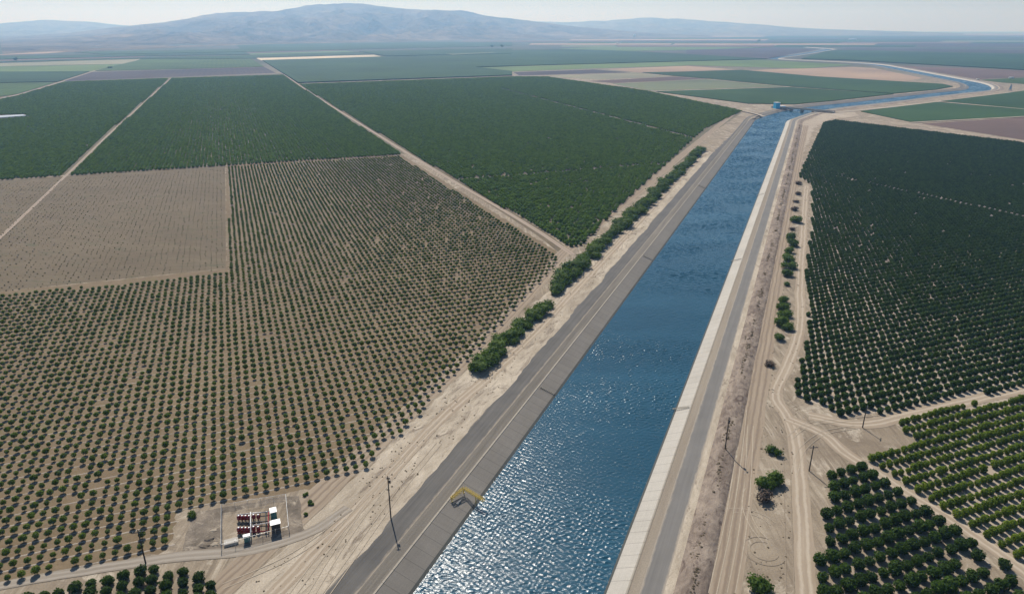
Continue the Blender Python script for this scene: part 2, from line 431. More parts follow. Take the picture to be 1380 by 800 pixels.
def ribbon(name, pts, width, z, mat, step=8, crown=0.0, jit=0.0):
    C = catmull(pts, step) if len(pts) > 2 else np.array([np.asarray(pts[0]) + (np.asarray(pts[1]) - pts[0]) * k for k in np.linspace(0, 1, max(2, int(np.hypot(*(np.asarray(pts[1]) - pts[0])) / step)))])
    h = width / 2
    def j(L, o, zz, k):
        if abs(o) > h * 0.9 and jit: o = o * (1 + jit * noise.noise((L * 0.07, o, z * 50)) + jit * 0.6 * noise.noise((L * 0.3, o, 9)))
        return o, zz
    return tag(sweep(name, C, [(-h, z), (-h * 0.4, z + crown), (h * 0.4, z + crown), (h, z)], ([mat], [0, 0, 0]), jit=j), kind='structure')
PX = lambda *pts: [G(*p) for p in pts]

# ================================================================== SETTING
# ---- canal centreline
ctr = [CN(a, 0) for a in (-420, -300, -150, 0, 200, 400, 600, 800, 900, 950)] + [np.array(p, float) * 0.985 for p in
      [(392, 1050), (457, 1134), (535, 1205), (626, 1268), (800, 1400), (910, 1480), (985, 1533), (1046, 1612), (1105, 1735), (1147, 1907), (1230, 2256),
       (1298, 2560), (1305, 2700), (1270, 2810), (1215, 2905), (1135, 3050), (1120, 3130), (1150, 3220), (1250, 3380), (1430, 3660), (1900, 4440), (1985, 4620), (1995, 4850), (1980, 6300)]]
CL = catmull(ctr, 18)
WZ = -2.2
prof_l = [(-39.5, 0.0), (-32.3, 0.06), (-28.95, 0.02), (-28.9, 0.14), (-28.4, 0.14), (-28.35, 0.0), (-22.6, -1.92), (-21.6, -2.26), (-15.5, -4.3)]
prof_r = [(14.0, -4.4), (18.95, -2.26), (19.7, -1.94), (24.15, 0.0), (24.2, 0.14), (24.6, 0.14), (24.65, 0.02), (27.0, 0.05), (32.2, 0.06), (34.3, 0.1)]
_d, _n = frames(CL)
# paved roads carry their own UV centre; the other strips of each bank follow
o = sweep("paved_road", CL, prof_l[0:2], ([M['asphalt_left']], [0]), u0=-35.9); tag(o, kind='structure')
o = sweep("road_shoulder", CL, prof_l[1:3], ([M['shoulder']], [0])); tag(o, kind='structure')
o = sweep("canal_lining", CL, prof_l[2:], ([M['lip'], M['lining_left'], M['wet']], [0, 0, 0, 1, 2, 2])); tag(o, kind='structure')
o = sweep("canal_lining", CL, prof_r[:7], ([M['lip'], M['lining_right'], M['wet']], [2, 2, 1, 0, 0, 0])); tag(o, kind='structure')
o = sweep("road_shoulder", CL, prof_r[6:8], ([M['shoulder_pale']], [0])); tag(o, kind='structure')
o = sweep("paved_road", CL, prof_r[7:9], ([M['asphalt_right']], [0]), u0=29.6); tag(o, kind='structure')
o = sweep("sand_verge", CL, prof_r[8:10], ([M['sand']], [0])); tag(o, kind='structure')
def berm_j(L, o, z, k):
    if k in (0, 7): return o, (0.1 if k == 0 else 0.0)
    q = z + 0.35 * noise.noise((L * 0.11, o * 0.5, 3)) + 0.2 * noise.noise((L * 0.5, o, 5))
    return o + 0.35 * noise.noise((L * 0.13, o * 7, 0)), max(0.03, q)
near = CL[:int(np.argmax(CL[:, 1] > 1010))]
NEAR = catmull([near[0]] + [CN(a, 0) for a in (-300, -100, 100, 300, 500, 700, 900)], 2.2)
o = sweep("scrub_bank", CL, [(34.3, 0.1), (37.5, 0.55), (41.5, 0.0)], ([M['scrub']], [0, 0])); tag(o, kind='structure')
o = sweep("scrub_bank", NEAR, [(34.25, 0.06), (35.0, 0.45), (36.3, 0.8), (37.5, 0.95), (38.8, 0.9), (40.0, 0.7), (40.9, 0.4), (41.6, 0.0)], ([M['scrub']], [0] * 7), smooth=True, jit=berm_j); tag(o, kind='structure')
# wind-ruffled water surface, finer where it lies near
wr = np.random.default_rng(12)
def waves(P, lmin, lmax, sig, n=60):
    z = np.zeros(len(P)); sl = sig * math.sqrt(2 / n)
    for _ in range(n):
        lam = math.exp(wr.uniform(math.log(lmin), math.log(lmax))); k = 2 * math.pi / lam; a = R(-6) + wr.normal() * R(26)
        z += sl / k * np.sin(k * (P[:, 0] * math.sin(a) + P[:, 1] * math.cos(a)) + wr.uniform(0, 6.283))
    g = np.ones(len(P))
    for _ in range(6):
        a = wr.uniform(0, 3.14); k = 2 * math.pi / wr.uniform(22, 90)
        g += 0.17 * np.sin(k * (P[:, 0] * math.sin(a) * 0.6 + P[:, 1] * math.cos(a)) + wr.uniform(0, 6.283))
    return z * np.clip(g, 0.62, 1.35)
SL = np.concatenate([[0], np.cumsum(np.hypot(*np.diff(CL, axis=0).T))]); WV, WF, wb = [], [], 0
for l0, l1, da, do, lmin, lmax in ((0, 340, 20, 10.5, 0, 0), (340, 400, 1.5, 1.5, 4, 8), (400, 640, 0.20, 0.20, 0.6, 1.9), (640, 1180, 0.38, 0.38, 1.15, 2.7), (1180, 2100, 0.7, 0.7, 2.1, 4.5), (2100, SL[-1] - 1, 1.7, 1.7, 5.0, 10.0)):
    ll = np.linspace(l0, l1, max(2, int((l1 - l0) / da))); oo = np.linspace(-22.3, 19.6, int(41.9 / do) + 1)
    cx = np.stack([np.interp(ll, SL, CL[:, 0]), np.interp(ll, SL, CL[:, 1])], 1); nx_ = np.stack([np.interp(ll, SL, _n[:, 0]), np.interp(ll, SL, _n[:, 1])], 1)
    P = (cx[:, None, :] + nx_[:, None, :] * oo[None, :, None]).reshape(-1, 2)
    z = WZ + (waves(P, lmin, lmax, 0.175) if lmin else 0.0) * np.tile(np.clip(np.minimum(oo + 22.3, 19.6 - oo) / 1.6, 0.12, 1), len(ll))
    K = len(oo); ii, kk = np.meshgrid(np.arange(len(ll) - 1), np.arange(K - 1), indexing='ij'); q = (ii * K + kk).ravel() + wb
    WV.append(np.column_stack([P, z])); WF.append(np.stack([q, q + 1, q + K + 1, q + K], 1)); wb += len(P)
WV = np.concatenate(WV); WF = np.concatenate(WF)
me = bpy.data.meshes.new("water"); me.vertices.add(len(WV)); me.vertices.foreach_set('co', WV.ravel())
me.loops.add(WF.size); me.loops.foreach_set('vertex_index', WF.ravel().astype(np.int32))
me.polygons.add(len(WF)); me.polygons.foreach_set('loop_start', np.arange(0, WF.size, 4, dtype=np.int32)); me.polygons.foreach_set('use_smooth', np.ones(len(WF), bool))
me.update(calc_edges=True)
tag(link("water", me, [M['water']]), kind='structure')

# ---- ground: one sheet to the horizon, with the canal cut out of it
left = CL + _n * -39.5; right = CL + _n * 41.5
corr = np.concatenate([left, right[::-1]])
rect = np.array([(-22000, -600), (22000, -600), (22000, 27000), (-22000, 27000)], float)
vv = [Vector(p) for p in rect] + [Vector(p) for p in corr]
ee = [(0, 1), (1, 2), (2, 3), (3, 0)] + [(4 + i, 4 + (i + 1) % len(corr)) for i in range(len(corr))]
gv, ge, gf, *_ = delaunay_2d_cdt(vv, ee, [], 0, 1e-4)
GV = np.array([tuple(p) for p in gv])
cen = np.array([GV[list(f)].mean(0) for f in gf])
keep = ~inside(corr, cen)
me = bpy.data.meshes.new("ground")
me.from_pydata([(x, y, 0.0) for x, y in GV], [], [tuple(f) for f, k in zip(gf, keep) if k]); me.update()
gm = M['ground'].node_tree; pb = gm.nodes["Principled BSDF"]; src = pb.inputs['Base Color'].links[0].from_socket
vl = gm.nodes.new("ShaderNodeVectorMath"); vl.operation = 'LENGTH'; gm.links.new(texcoord(gm, 'Object'), vl.inputs[0])
farm = ramp(gm, tnoise(gm, texcoord(gm, 'Object', (1, 2.2, 1), -TH), 0.0016, 5, 0.7), [(0.35, (0.035, 0.065, 0.048)), (0.5, (0.075, 0.085, 0.06)), (0.65, (0.11, 0.09, 0.08))]).outputs[0]
fk = ramp(gm, mth(gm, 'DIVIDE', vl.outputs['Value'], 4000), [(0.45, (0, 0, 0)), (0.75, (1, 1, 1))]).outputs[0]
gm.links.new(mixc(gm, fk, src, farm), pb.inputs['Base Color'])
tag(link("ground", me, [M['ground']]), kind='structure')

# ---- fields of the plain, near to far
fields = {}
def field(name, px, z, mat, height=0.0): return flat(name, PX(*px), z, mat, height=height)
C_ = {
 'teal': crop_mat("dark_orchard_block", (0.018, 0.052, 0.020), (0.036, 0.080, 0.028)),
 'green': crop_mat("green_crop", (0.040, 0.080, 0.022), (0.070, 0.120, 0.034)),
 'deep': crop_mat("deep_green_crop", (0.022, 0.058, 0.018), (0.042, 0.085, 0.026)),
 'bright': crop_mat("bright_green_crop", (0.095, 0.15, 0.055), (0.135, 0.195, 0.075)),
 'olive': crop_mat("grey_green_crop", (0.13, 0.155, 0.095), (0.175, 0.195, 0.12)),
 'beige': crop_mat("dry_stubble", (0.24, 0.235, 0.16), (0.30, 0.285, 0.20)),
 'fallow': crop_mat("brown_fallow", (0.115, 0.082, 0.075), (0.15, 0.105, 0.092), bumpd=0),
 'violet': crop_mat("dark_fallow", (0.060, 0.052, 0.060), (0.082, 0.068, 0.072), bumpd=0),
 'tan': crop_mat("tan_fallow", (0.30, 0.22, 0.165), (0.37, 0.275, 0.205), bumpd=0),
 'cream': crop_mat("cream_stubble", (0.55, 0.46, 0.34), (0.66, 0.56, 0.42), bumpd=0),
 'path': soil_mat("far_dirt", (0.36, 0.30, 0.23), (0.46, 0.39, 0.31), bumpd=0),
}
# soils under the near orchards
flat("orchard_floor", ragged(PX((-420, 900), (-420, 440), (0, 393), (305, 362), (304, 222), (540, 208), (762, 346), (640, 476), (470, 648), (240, 690), (225, 742), (0, 790)), 2, 1.6), 0.012, M['orch_soil'])
flat("replanted_field", PX((-420, 290), (0, 243.5), (303.5, 222.5), (304.5, 361.5), (0, 392.5), (-420, 439)), 0.020, M['young_soil'])
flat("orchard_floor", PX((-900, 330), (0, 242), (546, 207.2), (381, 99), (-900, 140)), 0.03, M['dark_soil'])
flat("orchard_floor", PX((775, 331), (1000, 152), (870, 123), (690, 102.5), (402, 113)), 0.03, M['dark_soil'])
flat("orchard_floor", ragged(PX((1076, 534), (1094, 440), (1090, 380), (1098, 250), (1078, 240), (1112, 166), (1128, 162), (1380, 193), (1900, 258), (1900, 430), (1380, 520), (1145, 562)), 2, 1.6), 0.012, M['pale_soil'])
flat("orchard_floor", ragged(PX((1204, 570), (1380, 532), (1900, 420), (1900, 1150), (1376, 752), (1176, 622), (1246, 600)), 2, 1.6), 0.012, M['pale_soil'])
flat("orchard_floor", ragged(PX((1118, 640), (1155, 634), (1420, 815), (1700, 1100), (1120, 1100), (1108, 690)), 2, 1.6), 0.012, M['ground'])
# left of the long farm road
field("dark_fallow_field", [(86, 109.5), (123, 97.5), (356, 90.5), (372, 98.6)], 0.15, C_['violet'])
field("crop_field", [(-900, 104), (0, 97.3), (120, 97), (78, 110.6), (0, 112), (-900, 130)], 0.12, C_['teal'], 1.5)
field("crop_field", [(-900, 131), (0, 112.5), (74, 111.3), (24, 127), (0, 130.5), (-900, 190)], 0.12, C_['green'], 0.6)
field("crop_field", [(-900, 96), (0, 90), (163, 86.8), (123, 96.2), (0, 96.8), (-900, 103)], 0.12, C_['bright'], 0.3)
field("stubble_field", [(-900, 91), (0, 85.2), (186, 79.5), (167, 86.2), (0, 89.6)], 0.12, C_['beige'], 0.2)
field("crop_field", [(128, 95.8), (192, 80), (338, 79.6), (356, 90), (240, 93.4)], 0.12, C_['green'], 0.8)
field("crop_field", [(-900, 88), (0, 83.2), (188, 78), (340, 75), (346, 79), (194, 79.6), (0, 84.8)], 0.12, C_['teal'], 1.5)
field("fallow_field", [(-900, 84), (0, 80.8), (196, 76), (192, 77.6), (0, 82.8)], 0.12, C_['fallow'])
field("crop_field", [(-900, 80), (0, 76.4), (140, 74), (330, 70.6), (337, 74), (198, 75.8), (0, 80.4)], 0.12, C_['teal'], 1.5)
field("tan_field", [(-40, 75.6), (14, 72.6), (70, 69.2), (98, 69.4), (60, 72.4)], 0.2, C_['tan'])
field("crop_field", [(100, 70.6), (326, 66.4), (331, 70.2), (140, 73.6)], 0.2, C_['deep'], 1.5)
# right of the long farm road
field("crop_field", [(354, 82), (514, 77.2), (690, 73), (690, 89.5), (640, 91.3), (690, 97), (690, 102), (402, 112.4)], 0.15, C_['teal'], 2.5)
field("cream_stubble_field", [(345, 78.6), (352, 81.6), (514, 76.4), (504, 74)], 0.15, C_['cream'])
field("crop_field", [(338, 74.2), (344, 77.6), (500, 73.4), (480, 70.4)], 0.15, C_['deep'], 1.0)
field("crop_field", [(335, 72.6), (338, 73.8), (478, 70.2), (465, 68.8)], 0.2, C_['bright'], 0.3)
field("fallow_field", [(331, 70.8), (334, 72.2), (462, 68.4), (450, 66.8)], 0.2, C_['fallow'])
field("crop_field", [(318, 60.5), (330, 70.4), (690, 62), (690, 56)], 0.1, C_['teal'], 1.5)
field("crop_field", [(484, 70), (520, 76), (690, 72.4), (690, 66), (600, 67)], 0.15, C_['teal'], 2.0)
field("olive_field", [(600, 73.6), (664, 71.2), (668, 71.6), (610, 74.6)], 2.3, C_['olive'])
field("crop_field", [(648, 91.2), (690, 90), (925, 83.2), (925, 88.6), (760, 93.8), (690, 96.8)], 0.15, C_['bright'], 0.4)
field("crop_field", [(690, 73), (690, 89.4), (925, 82.8), (1034, 79.8), (925, 73.4), (850, 69.6), (752, 66.6), (690, 68)], 0.15, C_['teal'], 2.0)
field("crop_field", [(752, 66), (830, 62), (1040, 64), (925, 67.4), (850, 69)], 0.2, C_['bright'], 0.4)
field("dark_fallow_field", [(925, 67.8), (1040, 64.4), (1102, 67), (1034, 79), (925, 73)], 0.2, C_['violet'])
field("dark_fallow_field", [(692, 97.6), (800, 94), (852, 97.8), (700, 102.2)], 0.15, C_['violet'])
field("tan_field", [(818, 93.4), (925, 89), (992, 94), (925, 96.4), (862, 98)], 0.15, C_['tan'])
field("stubble_field", [(736, 102.8), (856, 98.4), (905, 103), (806, 107.6)], 0.15, C_['beige'], 0.15)
field("fallow_field", [(792, 109.6), (910, 103.4), (952, 106.6), (828, 112.4)], 0.15, C_['fallow'])
field("olive_field", [(826, 113.2), (952, 107.2), (1060, 117), (876, 122.4)], 0.15, C_['olive'], 0.3)
field("crop_field", [(925, 83), (1026, 81), (1150, 88), (1082, 92.6), (925, 88)], 0.15, C_['bright'], 0.4)
field("tan_field", [(1008, 94.8), (1150, 90.4), (1178, 92), (1244, 105.5), (1218, 110), (1100, 103)], 0.15, C_['tan'])
field("crop_field", [(866, 98.2), (925, 97), (1000, 94.8), (1100, 103.6), (1216, 110.6), (1270, 113.6), (1284, 117), (1262, 121), (1205, 126.5), (1070, 117.4), (956, 106.6), (910, 102.8)], 0.15, C_['deep'], 1.0)
field("crop_field", [(884, 123.8), (1064, 118.2), (1204, 127.2), (1120, 136.5), (1070, 141), (1008, 140)], 0.15, C_['deep'], 1.0)
# right of the canal
field("crop_field", [(1160, 150.6), (1262, 138.2), (1600, 166), (1600, 172), (1380, 157.4), (1228, 164.8)], 0.12, C_['deep'], 0.8)
field("crop_field", [(1268, 137), (1360, 125.6), (1420, 117), (1700, 128), (1700, 172), (1380, 147.4)], 0.12, C_['deep'], 0.8)
field("fallow_field", [(1242, 167), (1380, 158.4), (1600, 173), (1900, 195), (1900, 250), (1390, 190.5)], 0.12, C_['fallow'])
field("crop_field", [(1322, 108), (1380, 105), (1700, 118), (1700, 127), (1420, 116), (1350, 111.5)], 0.12, C_['green'], 0.5)
field("fallow_field", [(1200, 88.4), (1380, 95.4), (1700, 108), (1700, 117), (1380, 104.4), (1318, 107.2), (1276, 100)], 0.12, C_['fallow'])
field("crop_field", [(1080, 79.8), (1150, 82), (1380, 94.8), (1700, 107), (1700, 80), (1130, 68), (1112, 70)], 0.15, C_['teal'], 2.5)
field("dark_fallow_field", [(1128, 67.4), (1250, 70), (1700, 79), (1700, 72), (1140, 64.6)], 0.2, C_['violet'])
# far plain: patchwork of blocks on the same grid
keys = ['teal', 'deep', 'violet', 'fallow', 'green', 'teal', 'tan', 'olive', 'teal', 'violet']
rf = random.Random(3)
for v0, v1 in [(63.6, 61.2), (61, 59), (58.8, 57), (56.8, 55), (54.8, 53.2), (53, 51.6), (51.4, 50), (49.8, 48.6), (48.4, 47.2), (47, 46)]:
    u = -300.0
    while u < 1700:
        du = rf.uniform(70, 330)
        if (v1 >= 55 and u > 690) or u > 600 or v1 > 62:
            ymid = (v0 + v1) / 2
            if not (u < 740 and v0 > 63):
                field("far_field", [(u, v0), (u + du - 3, v0), (u + du * 1.02 - 3, v1), (u + du * 0.02, v1)], 0.3, C_[rf.choice(keys)], rf.choice((0, 0.8, 1.5)))
        u += du
# ---- reservoir sheet at the left edge
o = flat("reservoir", PX((-260, 170), (0, 159.6), (36, 156.8), (31, 155.4), (0, 157.0), (-260, 165)), 0.0, M['plastic'], height=1.2)
tag(o, "white covered reservoir at the left edge among green orchards", "reservoir"); del o["kind"]

# ---- dirt roads
ribbon("dirt_road", PX((772, 343), (700, 296), (560, 213), (412, 121), (372, 92.6), (345, 76), (322, 62)), 3.2, 0.06, M['track_pink'])
ribbon("field_margin", PX((766, 343), (706, 300), (565, 213), (414, 120), (374, 92.6)), 7.5, 0.045, M['young_soil'])  # brown verge soil; its dark tone also stands in for orchard tree shade
ribbon("dirt_road", PX((-120, 430), (0, 320), (96, 230), (150, 178), (190, 142), (232, 104)), 2.3, 0.07, M['track_pink'])
ribbon("dirt_road", PX((-60, 143), (20, 128.6), (82, 110.6), (124, 96.6)), 7, 0.09, M['track_pink'])
ribbon("dirt_road", PX((124, 96.6), (167, 86.6), (190, 79)), 9, 0.35, C_['path'])
ribbon("dirt_road", [CN(a, f) for a, f in ((-120, -64), (0, -62), (60, -62.5), (110, -62.5), (170, -65), (233, -70), (260, -71), (350, -69.5), (500, -67), (700, -64), (900, -60), (1000, -58))], 7.5, 0.05, M['track_wide'], jit=0.2)
ribbon("dirt_road", [CN(a, f) for a, f in ((-120, -50), (0, -49.5), (60, -50.5), (100, -48), (160, -46.5), (300, -47), (600, -47))], 4.6, 0.055, M['track'], jit=0.25)
ribbon("sand_verge", [CN(a, f) for a, f in ((-300, -45), (0, -45), (300, -45), (600, -45), (900, -45))], 12.5, 0.028, M['sand'], step=3, jit=0.18)
ribbon("sand_verge", [CN(a, f) for a, f in ((-300, -54), (0, -54), (300, -54), (600, -53), (900, -52))], 8, 0.020, M['sand'], step=3, jit=0.3)
ribbon("gravel_track", PX((-260, 850), (0, 789), (120, 768), (240, 750), (330, 742), (390, 727), (428, 712), (470, 684)), 3.4, 0.085, M['gravel'], jit=0.2, step=3)
ribbon("dirt_road", PX((1092, 900), (1087, 797), (1079, 665), (1073, 597), (1062, 564), (1045, 530), (1062, 490), (1077, 445), (1078, 400), (1079, 360), (1082, 320), (1084, 285), (1087, 250)), 4.6, 0.06, M['track'], jit=0.2, step=3)
ribbon("dirt_road", [CN(a, f) for a, f in ((-300, 45.5), (0, 45.2), (150, 44.6), (300, 44.2), (520, 44.2), (700, 44.5), (900, 46))], 6.4, 0.045, M['track_wide'], jit=0.2, step=4)
ribbon("dirt_road", PX((1062, 564), (1109, 584), (1136, 608), (1176, 635), (1224, 665), (1291, 705), (1380, 768), (1500, 860)), 4.8, 0.07, M['track'], jit=0.15, step=3)
ribbon("dirt_road", PX((1090, 560), (1163, 571), (1250, 553), (1380, 523), (1600, 470)), 5.5, 0.065, M['track'], jit=0.2, step=3)
ribbon("dirt_road", PX((1030, 158), (1008, 152), (940, 138), (880, 124.4)), 5, 1.2, C_['path'])
ribbon("dirt_road", PX((878, 123.4), (1062, 117.4)), 5.5, 0.3, C_['path'])
ribbon("dirt_road", PX((953, 106.4), (1064, 117.6)), 5.5, 0.32, C_['path'])
ribbon("dirt_road", PX((1120, 151.6), (1150, 149.6), (1262, 137.6), (1362, 125)), 9, 0.4, C_['path'])
ribbon("dirt_road", PX((1264, 137.4), (1380, 147.8), (1600, 168)), 5, 0.95, C_['path'])
ribbon("dirt_road", PX((1228, 165.8), (1380, 157.8), (1500, 151)), 4.5, 0.95, C_['path'])
ribbon("dirt_road", PX((1112, 154), (1150, 161), (1225, 167), (1390, 191.6), (1700, 230)), 5, 0.1, M['track'], step=10)
# bare earth round the bridge
flat("bare_earth", ragged(PX((1066, 190), (1080, 166), (1108, 153.5), (1150, 151), (1158, 156), (1120, 160), (1098, 172), (1078, 215), (1062, 240)), 4, 4), 0.035, M['pale_soil'])
flat("bare_earth", ragged(PX((930, 200), (985, 162), (1008, 146), (1040, 142), (1068, 145), (1030, 152), (1008, 163), (960, 205)), 4, 4), 0.035, M['ground'])

# ---- tyre marks curling over the bare ground
TZC = [0.076]
def tz():
    TZC[0] += 0.0015; return TZC[0]
def marks(cx, cy, rad, a0, a1, sq=1.0, mat='tyre', gap=1.7, wd=0.18):
    c = G(cx, cy)
    for k in (-1, 1):
        P = [c + (rad + k * gap / 2) * np.array([math.cos(a), sq * math.sin(a)]) for a in np.linspace(R(a0), R(a1), 14)]
        ribbon("tyre_track", P, wd, tz(), M[mat], step=1.2, jit=0.3)
marks(1030, 742, 4.2, 60, 330); marks(1005, 716, 8.5, 20, 100, 1.0, 'tyre_pale')
marks(1062, 700, 10, 130, 210, 1.6, 'tyre_pale')
pass
for pts, mt in [(((985, 800), (1000, 720), (1008, 640), (1012, 560)), 'tyre_pale'), (((972, 800), (990, 700), (1002, 620), (1008, 540)), 'tyre'),
                (((960, 800), (982, 700), (996, 610), (1004, 540)), 'tyre_pale'), (((1065, 800), (1062, 700), (1060, 620), (1050, 560)), 'tyre'),
                (((420, 800), (470, 720), (530, 640), (600, 560)), 'tyre_pale'), (((395, 800), (455, 720), (520, 640), (590, 565)), 'tyre_pale'),
                (((300, 790), (400, 745), (470, 690), (550, 610)), 'tyre_pale'), (((440, 800), (490, 730), (540, 660), (610, 575)), 'tyre_pale'),
                (((1140, 612), (1105, 575), (1060, 540), (1035, 520)), 'tyre_pale'),
                (((1070, 640), (1085, 600), (1120, 580), (1165, 574)), 'tyre_pale'), (((1064, 590), (1090, 572), (1140, 566), (1200, 560)), 'tyre_pale')]:
    P = PX(*pts); C = catmull(P, 3); d_, n_ = frames(C)
    for k in (-0.85, 0.85):
        ribbon("tyre_track", list((C + n_ * k)[::4]), 0.22, tz(), M[mt], step=2.5, jit=0.35)

# ---- hills
SIL = [(-420, 62), (-200, 58), (0, 50), (90, 44), (165, 36), (225, 30), (295, 21), (370, 16.5), (425, 9.5), (465, 8), (505, 9.5), (550, 14), (590, 15), (630, 19), (690, 27), (740, 32.5), (800, 38), (880, 44), (960, 48)]
FARR = [(560, 40), (640, 30), (690, 27.5), (720, 30), (740, 31), (790, 30), (840, 26.5), (880, 25), (920, 27), (990, 32), (1040, 35), (1090, 38.6), (1180, 41.2), (1300, 44.5)]
FARL = [(-500, 36), (-200, 33), (0, 32), (65, 27.5), (120, 30.5), (175, 35), (260, 38), (380, 46)]
def hills(name, sil, base, Dr, depth, seed, mat, nx=420, ny=90):
    us = np.array([p[0] for p in sil], float); vsil = np.array([p[1] for p in sil], float)
    bu, bD = np.array([p[0] for p in base], float), np.array([p[1] for p in base], float)
    V = []
    for i in range(nx):
        u = us[0] + (us[-1] - us[0]) * i / (nx - 1); v = np.interp(u, us, vsil)
        az = math.atan2(u - 690, FOC / CP + 0); d = np.array([math.sin(az), math.cos(az)])
        el = (VH - v) / (FOC / CP) * math.cos(az)
        zr = CAM_H + Dr * el; D0 = np.interp(u, bu, bD)
        for j in range(ny):
            f = j / (ny - 1) * 1.45
            D = D0 + (Dr - D0) * f if f <= 1 else Dr + (f - 1) * depth
            x, y = d * D
            if f <= 1: h = zr * (0.10 * f + 0.90 * f ** 1.7)
            else: h = zr * max(0, 1 - (f - 1) * 1.6)
            q = (x / 900 + seed, y / 900, seed * 1.7)
            rg = 1 - abs(noise.noise(q)) * 2
            rg2 = 1 - abs(noise.noise((x / 330 + 5, y / 330, seed))) * 2
            rg3 = noise.fractal((x / 1500, y / 1500, seed), 0.7, 2.1, 6)
            env = math.sin(math.pi * min(1, f / 1.45)) * (0.25 if abs(f - 1) < 0.06 else 1.0)
            h += env * zr * (0.30 * (rg - 0.5) + 0.20 * (rg2 - 0.5) + 0.20 * rg3) * (0.5 if f > .8 else 1)
            if f > 0.97 and f < 1.03: h = zr * (1.0 + 0.085 * noise.fractal((x / 650, y / 650, seed), 0.8, 2.1, 6))
            if f < 1.0: h = min(h, (CAM_H + D * el * 0.985) if CAM_H + D * el > 0 else h)
            V.append((x, y, h if 0 < j < ny - 1 else -2.0))
    F = [(i * ny + j, (i + 1) * ny + j, (i + 1) * ny + j + 1, i * ny + j + 1) for i in range(nx - 1) for j in range(ny - 1)]
    me_ = bpy.data.meshes.new(name); me_.from_pydata(V, [], F); me_.polygons.foreach_set('use_smooth', [True] * len(F)); me_.update()
    return tag(link(name, me_, [mat]), kind='structure')
def hill_mat(name, c1, c2, c3):
    m, t, N, Lk = newmat(name); b = N["Principled BSDF"]; v = texcoord(t, 'Object')
    n1 = tnoise(t, v, 0.0012, 6, 0.65, 0.6); n2 = tnoise(t, v, 0.006, 5, 0.7, 0.8)
    f = mth(t, 'ADD', mth(t, 'MULTIPLY', n1, 0.55), mth(t, 'MULTIPLY', n2, 0.45))
    Lk.new(ramp(t, f, [(0.38, c1), (0.5, c2), (0.62, c3)]).outputs[0], b.inputs['Base Color'])
    b.inputs['Roughness'].default_value = 0.95; b.inputs['Specular IOR Level'].default_value = 0.05
    Lk.new(bump(t, n2, 1.0, 110), b.inputs['Normal'])
    return m
HM = hill_mat("dry_hills", (0.06, 0.058, 0.042), (0.17, 0.135, 0.095), (0.30, 0.235, 0.16))
hills("hills", SIL, [(-420, 3600), (0, 4050), (200, 5000), (400, 6300), (600, 7400), (960, 10000)], 12000, 3500, 1.3, HM)
hills("hills", FARR, [(560, 12500), (1300, 13500)], 18000, 3500, 4.1, HM, 160, 40)
hills("hills", FARL, [(-500, 12500), (380, 12500)], 18000, 3500, 7.7, HM, 120, 40)

# ================================================================== TREES
def lump(seed, amp=0.18, k=9):
    r_ = np.random.default_rng(seed); D = r_.normal(size=(k, 3)); D /= np.linalg.norm(D, axis=1)[:, None]
    A = r_.uniform(-0.6, 1, k) * amp
    return lambda d: 1 + (np.exp(-(1 - d @ D.T) * 7) * A).sum(1)
ICO = None
def ico():
    global ICO
    if ICO is None:
        bm = bmesh.new(); bmesh.ops.create_icosphere(bm, subdivisions=2, radius=1)
        ICO = (np.array([v.co[:] for v in bm.verts]), [[v.index for v in f.verts] for f in bm.faces]); bm.free()
    return ICO
def foliage(blobs, nleaf, leaf, seed, core=0.80, amp=0.20, flat_bottom=0.0):
    """blobs: (cx,cy,cz, rx,ry,rz); leafy shell with a ragged outline over an added solid core that blocks light"""
    r_ = np.random.default_rng(seed); V = []; F = []
    tot = sum(b[3] * b[5] for b in blobs)
    for bi, (cx, cy, cz, rx, ry, rz) in enumerate(blobs):
        lf = lump(seed * 31 + bi, amp); sc = np.array([rx, ry, rz]); c = np.array([cx, cy, cz])
        iv, if_ = ico(); b = len(V)
        vv_ = iv * lf(iv)[:, None] * core * r_.uniform(0.9, 1.08, (len(iv), 1)) * sc + c
        V += vv_.tolist(); F += [tuple(i + b for i in f) for f in if_]
        n = int(nleaf * rx * rz / tot)
        d = r_.normal(size=(n, 3)); d /= np.linalg.norm(d, axis=1)[:, None]
        p = d * (lf(d) * r_.uniform(0.74, 1.08, n))[:, None] * sc + c
        nn = d + r_.normal(size=(n, 3)) * 0.55 + np.array([0, 0, 0.25]); nn /= np.linalg.norm(nn, axis=1)[:, None]
        a = np.cross(nn, r_.normal(size=(n, 3))); a /= np.linalg.norm(a, axis=1)[:, None]; e = np.cross(nn, a)
        s1 = (leaf * r_.uniform(0.6, 1.35, n))[:, None]; s2 = s1 * r_.uniform(0.45, 0.8, (n, 1))
        q = np.stack([p - a * s1, p + e * s2 + nn * s2 * 0.2, p + a * s1, p - e * s2 + nn * s2 * 0.2], 1).reshape(-1, 3)
        b = len(V); V += q.tolist(); F += [(b + 4 * i, b + 4 * i + 1, b + 4 * i + 2, b + 4 * i + 3) for i in range(n)]
    V = [(x, y, max(z, 0.06)) for x, y, z in V]
    return V, F
def trunk_geo(h, r, seed, limbs=3, spread=0.35):
    r_ = random.Random(seed); mb = MB()
    mb.tube((0, 0, -0.05), (0.02, 0.01, h * 0.55), r, r * 0.75, 6)
    for k in range(limbs):
        a = 2 * math.pi * k / limbs + r_.uniform(-0.4, 0.4)
        mb.tube((0.02, 0.01, h * 0.5), (math.cos(a) * spread, math.sin(a) * spread, h * r_.uniform(0.9, 1.15)), r * 0.6, r * 0.25, 5)
    return mb
